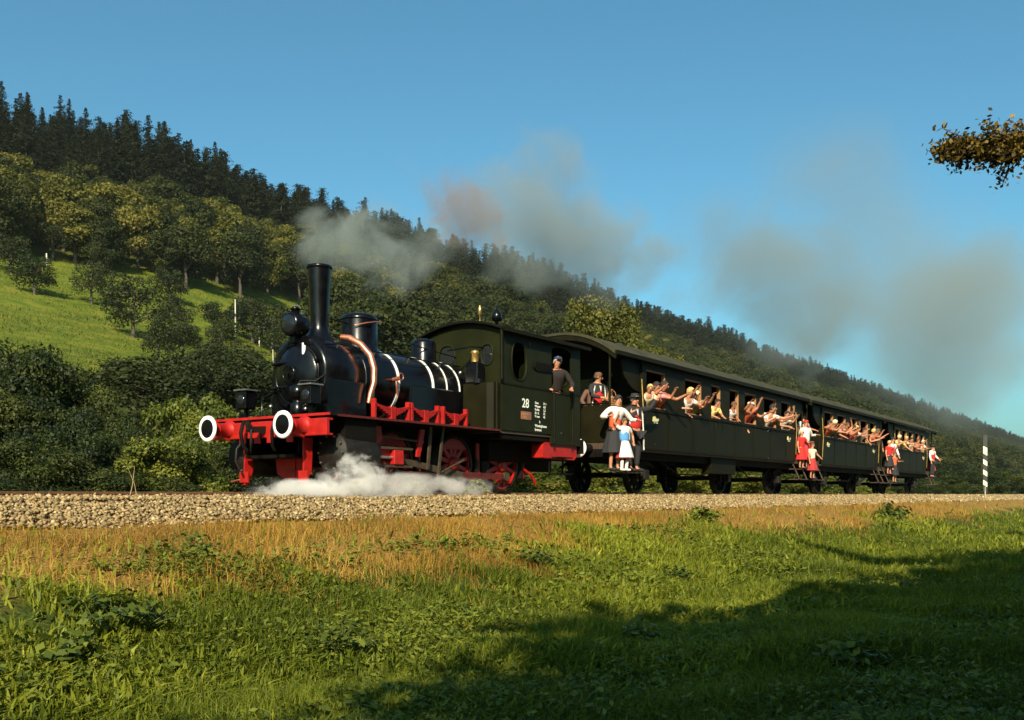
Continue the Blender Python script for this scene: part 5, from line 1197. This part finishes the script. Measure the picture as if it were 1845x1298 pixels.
acc_d = lambda u, Y: np.clip((Y - edge(u, Y))/.9 + .5, .02, 1) * np.clip((-2.35 - Y)/.5, 0, 1) * (.35 + .65*(nse(u*1.3, Y*2, 1.1) > .35))
for (z0, z1, N, hh, ww, sd) in ((8, 20, 90000, .15, .007, 11), (20, 45, 55000, .17, .013, 12), (45, 200, 24000, .22, .04, 13)):
    dparts.append(blades(N, sampler(z0, z1, -7, -2.3, acc_d), lambda r,u,Y,n_: hh*(.35+1.1*r.random(n_)**1.6)*(.5+.9*nse(u*2.3,Y*2.9))*(.55+.45*np.clip((-2.6-Y)/.9, 0, 1)), lambda r,u,Y,n_: ww*(.6+.8*r.random(n_)), .7, sd, lambda r,u,Y,n_: .15+.6*nse(u*1.9, Y*1.5)+r.normal(0,.18,n_), .2))
V, F, T = joinp(dparts); tag(obj('dry_grass', npmesh('dry_grass', V, F, 'grass_dry', T)), 'band of tall golden dry grass at the foot of the ballast', 'grass', kind='stuff')
# broad leaved weeds among the grass
r = np.random.default_rng(77); Cn, Nn, Sn, Tn = [], [], [], []
def weeds(N, z0, z1, y0, y1, size, hgt, seed, prob):
    rr = np.random.default_rng(seed); u, Y = sampler(z0, z1, y0, y1, prob)(rr, N)
    for x, y in zip(u, Y):
        z = float(ground(x, y)); nlv = rr.integers(5, 12); s = size*rr.uniform(.6, 1.4); hh = hgt*rr.uniform(.4, 1.3); tn = rr.random()
        for k in range(nlv):
            a = rr.random()*2*PI; d = s*rr.uniform(.4, 1.5)
            Cn.append((x+d*math.cos(a), y+d*math.sin(a), z+hh*rr.uniform(.3,1))); Nn.append((.5*math.cos(a)+rr.normal(0,.3), .5*math.sin(a)+rr.normal(0,.3), .8)); Sn.append(s*rr.uniform(.5,1)); Tn.append(.5*tn+.5*rr.random())
wp = lambda u, Y: np.clip((nse(u*1.1, Y*1.3, 1.3)-.35)*2.2, .03, 1)
weeds(7000, 5.2, 10, -30, -4.2, .034, .13, 1, wp); weeds(5200, 10, 18, -30, -4.0, .042, .15, 2, wp); weeds(2200, 18, 40, -30, -4.2, .055, .18, 3, wp)
P, F, T = quads(np.array(Cn), np.array(Nn), np.array(Sn), .5, np.array(Tn), r)
tag(obj('meadow_weeds', npmesh('meadow_weeds', P, F, 'weed_leaf', T)), 'broad leaved weeds growing through the meadow grass', 'weeds', kind='stuff')
# leafy clumps that stand out singly
def clump(px, py, Z, R_, n_, leaf, lab, m_='weed_leaf', hgt=.3):
    Z = 5.0
    while Z < 90:
        X = (px-922.5)/1750*Z; u = X*ST + Z*CT; Y = -12 - X*CT + Z*ST; z0 = float(ground(u, Y))
        if z0 >= -.04 - (py-892)/1750*Z: break
        Z += .05
    rr = np.random.default_rng(int(px))
    o = thing('weed_plant', (u, Y, z0), lab, 'plant', 'leafy weeds standing out of the meadow', local=True)
    Cc, Nc, Sc_, mb = [], [], [], MB()
    for k in range(n_):
        a = rr.random()*2*PI; d = R_*math.sqrt(rr.random()); hh = hgt*(1-.6*(d/R_)**2)*rr.uniform(.6,1.1)
        x, y = d*math.cos(a), d*math.sin(a); mb.tube([(x*.5,y*.5,-.02),(x*.8,y*.8,hh*.5),(x*.95,y*.95,hh*.8)], [.005,.004,.002], 4)
        for q in range(9): f = .35+.65*rr.random(); Cc.append((x*f+rr.normal(0,.045), y*f+rr.normal(0,.045), hh*f+rr.normal(0,.02))); Nc.append((x+rr.normal(0,.35), y+rr.normal(0,.35), .75)); Sc_.append(leaf*rr.uniform(.6,1.2))
    mb.build('stems', 'weed_stem', o, org=(0,0,0)); Pq, Fq, Tq = quads(np.array(Cc), np.array(Nc), np.array(Sc_), .55, rr.random(len(Cc)), rr)
    obj('leaves', npmesh('leaves', Pq, Fq, m_, Tq), o)
clump(205, 1130, 9.6, .55, 40, .05, 'broad leafy weed clump low on the left of the meadow')
clump(330, 1010, 12.5, .5, 26, .04, 'dark leafy weed patch below the dry grass on the left')
clump(120, 1200, 8.4, .35, 22, .05, 'leafy weeds at the lower left corner')
clump(960, 1020, 14, .4, 26, .045, 'curly leaved weed clump in the middle of the meadow')
clump(1265, 940, 34, .5, 30, .07, 'bushy weed at the edge of the dry grass under the first coach', hgt=.35)
clump(1610, 938, 44, .8, 50, .08, 'dark shrub at the meadow edge left of the striped post', hgt=.6)
clump(1210, 1050, 13.2, .35, 24, .05, 'pale leaved weed near the edge of the shade')
clump(1530, 1205, 7.8, .35, 30, .055, 'bright weed catching light inside the shade')
clump(1150, 1165, 8.6, .25, 18, .05, 'small broad leaved weed just inside the shade')
clump(620, 1180, 8.6, .35, 26, .04, 'grassy weed tuft in the lower middle of the meadow')

# dead stalks beside the rail, stakes and posts on the hill, striped marker post
for i, (px, tilt_, lab) in enumerate(((232, .05, 'thin dead stalk leaning by the rail at the left'), (248, -.04, 'second thin dead stalk just right of the first by the rail'))):
    u, z = at_px(px, 890, -1.6); o = thing('dead_stalk', (u, -1.6, -.12), lab, 'stalk', local=True)
    MB().tube([(0,0,0),(tilt_,0,.2),(tilt_*2.4-.04,0,.42)], [.006,.004,.002], 5).build('stem', 'stalk', o)
for (px, py, py2, D, w_, lab) in ((424, 605, 540, 116, .22, 'slender pale pole standing alone on the hill meadow'), (492, 700, 630, 88, .12, 'slender pale post just left of the smokebox'), (467, 600, 588, 116, .2, 'short pale stub post at the meadow edge'), (312, 487, 440, 150, .3, 'pale bare trunk at the wood edge above the meadow'), (84, 492, 460, 148, .3, 'leaning pale post at the upper left meadow edge')):
    u, z = at_px(px, py2, D-12); z0 = float(ground(u, D-12)); zt = max(z, z0+2.0)
    o = thing('pole', (u, D-12, z0), lab, 'pole', local=True); MB().tube([(0,0,-.3),(.02,0,(zt-z0)*.5),(0,.03,zt-z0)], [w_*.5,w_*.45,w_*.35], 8).build('shaft', 'stake_white', o)
u, z = at_px(1775, 785, -2.35); z0 = float(ground(u, -2.35))
mp_ = thing('marker_post', (u, -2.35, z0), 'black and cream striped railway marker post by the track at the right', 'post', local=True, rz=-1.3)
H = z - z0; MB().cyl((0,0,-.2),(0,0,.75),.04).build('stem', 'pole_wood', mp_)
bw = .11
MB().box(-bw, bw, -.03, .03, .6, H).build('board', 'marker_cream', mp_, bevel=.005)
MB().prism([(-bw-.004, H-.62), (bw+.004, H-.75), (bw+.004, H+.005), (-bw-.004, H+.005)], 'y', -.034, .034).build('stripe', 'marker_black', mp_)
zz = H-1.05
while zz > .55:
    MB().prism([(-bw-.004, zz), (bw+.004, zz-.16), (bw+.004, zz-.5), (-bw-.004, zz-.34)], 'y', -.034, .034).build('stripe', 'marker_black', mp_); zz -= .62
# ------------------------------------------------------------------ smoke and steam
def puff(name, label, px, py, Y, rx, ry, rz_, dens, col, scale, thr=.45, seed=0., soft=.15, absorb=None):
    u, z = at_px(px, py, Y)
    bm = bmesh.new(); bmesh.ops.create_icosphere(bm, subdivisions=3, radius=1.0); me = bpy.data.meshes.new(name); bm.to_mesh(me); bm.free()
    o = obj(name, me); o.location = (u, Y, z); o.scale = (rx, ry, rz_); tag(o, label, 'smoke', kind='stuff')
    m = bpy.data.materials.new(name); m.use_nodes = True; n = m.node_tree.nodes; l = m.node_tree.links; n.remove(n['Principled BSDF'])
    v = n.new('ShaderNodeVolumePrincipled'); l.new(v.outputs[0], n['Material Output'].inputs['Volume'])
    v.inputs['Color'].default_value = (*col, 1); v.inputs['Anisotropy'].default_value = .0
    tc = n.new('ShaderNodeTexCoord'); geo = n.new('ShaderNodeNewGeometry')
    ln = n.new('ShaderNodeVectorMath'); ln.operation = 'LENGTH'; l.new(tc.outputs['Object'], ln.inputs[0])
    fall = n.new('ShaderNodeMapRange'); fall.interpolation_type = 'SMOOTHSTEP'; l.new(ln.outputs['Value'], fall.inputs[0]); fall.inputs[1].default_value = 1.0; fall.inputs[2].default_value = .25
    sc_ = n.new('ShaderNodeVectorMath'); sc_.operation = 'MULTIPLY'; sc_.inputs[1].default_value = (rx*scale, ry*scale, rz_*scale*1.2); l.new(tc.outputs['Object'], sc_.inputs[0])
    t = n.new('ShaderNodeTexNoise'); t.noise_dimensions = '4D'; t.inputs['W'].default_value = seed; t.inputs['Scale'].default_value = 1.0; t.inputs['Detail'].default_value = 4; t.inputs['Roughness'].default_value = .62; t.inputs['Distortion'].default_value = .7
    l.new(sc_.outputs[0], t.inputs['Vector'])
    ct_ = n.new('ShaderNodeMapRange'); l.new(t.outputs[0], ct_.inputs[0]); ct_.inputs[1].default_value = .36; ct_.inputs[2].default_value = .64
    f6 = n.new('ShaderNodeMath'); f6.operation = 'MULTIPLY'; f6.inputs[1].default_value = .5; l.new(fall.outputs[0], f6.inputs[0])
    ad = n.new('ShaderNodeMath'); ad.operation = 'MULTIPLY_ADD'; ad.inputs[1].default_value = 1.05; l.new(ct_.outputs[0], ad.inputs[0]); l.new(f6.outputs[0], ad.inputs[2])
    th = n.new('ShaderNodeMapRange'); th.interpolation_type = 'SMOOTHSTEP'; l.new(ad.outputs[0], th.inputs[0]); th.inputs[1].default_value = thr; th.inputs[2].default_value = thr+soft+.25
    fe = n.new('ShaderNodeMath'); fe.operation = 'MULTIPLY'; fe.use_clamp = True; fe.inputs[1].default_value = 4.0; l.new(fall.outputs[0], fe.inputs[0])
    mu = n.new('ShaderNodeMath'); mu.operation = 'MULTIPLY'; l.new(th.outputs[0], mu.inputs[0]); l.new(fe.outputs[0], mu.inputs[1])
    m2 = n.new('ShaderNodeMath'); m2.operation = 'MULTIPLY'; m2.inputs[1].default_value = dens; l.new(mu.outputs[0], m2.inputs[0]); l.new(m2.outputs[0], v.inputs['Density'])
    me.materials.append(m); return o
SM = (.42,.48,.46)
puff('smoke', 'thin grey smoke leaving the chimney against the hillside', 655, 440, .7, 2.1, .8, 1.2, .8, SM, .8, .62, 1.)
puff('smoke', 'low wisps of smoke dragged over the domes of the engine', 830, 450, .9, 4.2, .9, 1.0, .3, SM, .6, .75, 1.7)
puff('smoke', 'small brownish smoke puff above the ridge behind the engine', 840, 385, 1.2, 2.0, 1.1, 1.3, .8, (.42,.34,.29), .7, .72, 2.)
puff('smoke', 'billow of pale grey smoke high above the engine cab', 1010, 390, 1.5, 7.0, 2.2, 2.3, .32, (.38,.43,.42), .36, .72, 3.)
puff('smoke', 'ragged low fringe of smoke drifting over the coach front', 1110, 480, 1.5, 8.5, 1.8, 1.7, .22, (.38,.43,.42), .33, .74, 4.)
puff('smoke', 'broad grey smoke cloud hanging above the middle of the train', 1450, 550, 2.0, 16.0, 4.0, 4.4, .15, (.34,.39,.38), .16, .66, 5.)
puff('smoke', 'wide trailing smoke cloud filling the sky over the end of the train', 1700, 560, 6.0, 50., 10.0, 12.5, .05, (.36,.41,.4), .06, .55, 6., .4)
ST_ = (.97, .96, .93)
puff('steam', 'dense white steam blowing from the cylinder at the rails', 640, 866, -1.75, .75, .45, .52, 3.8, ST_, 3.0, .7, 17.)
puff('steam', 'thin white steam drifting back along the rails', 725, 878, -1.75, 3.2, .5, .27, 1.3, ST_, 1.7, .6, 8.)
puff('steam', 'faint steam spreading below the front of the engine', 555, 884, -1.6, 1.3, .5, .2, 3.0, ST_, 2.2, .62, 9.)
# ------------------------------------------------------------------ thin summer haze in the valley
hz = MB().box(-2990, 8990, -3990, 5990, -14, 150).build('haze', 'white_paint'); hz.data.materials.clear()
m = bpy.data.materials.new('haze'); m.use_nodes = True; n = m.node_tree.nodes; n.remove(n['Principled BSDF'])
v = n.new('ShaderNodeVolumePrincipled'); m.node_tree.links.new(v.outputs[0], n['Material Output'].inputs['Volume'])
v.inputs['Color'].default_value = (.8, .88, .85, 1); v.inputs['Density'].default_value = .00008; v.inputs['Anisotropy'].default_value = .2
hz.data.materials.append(m); tag(hz, kind='stuff')
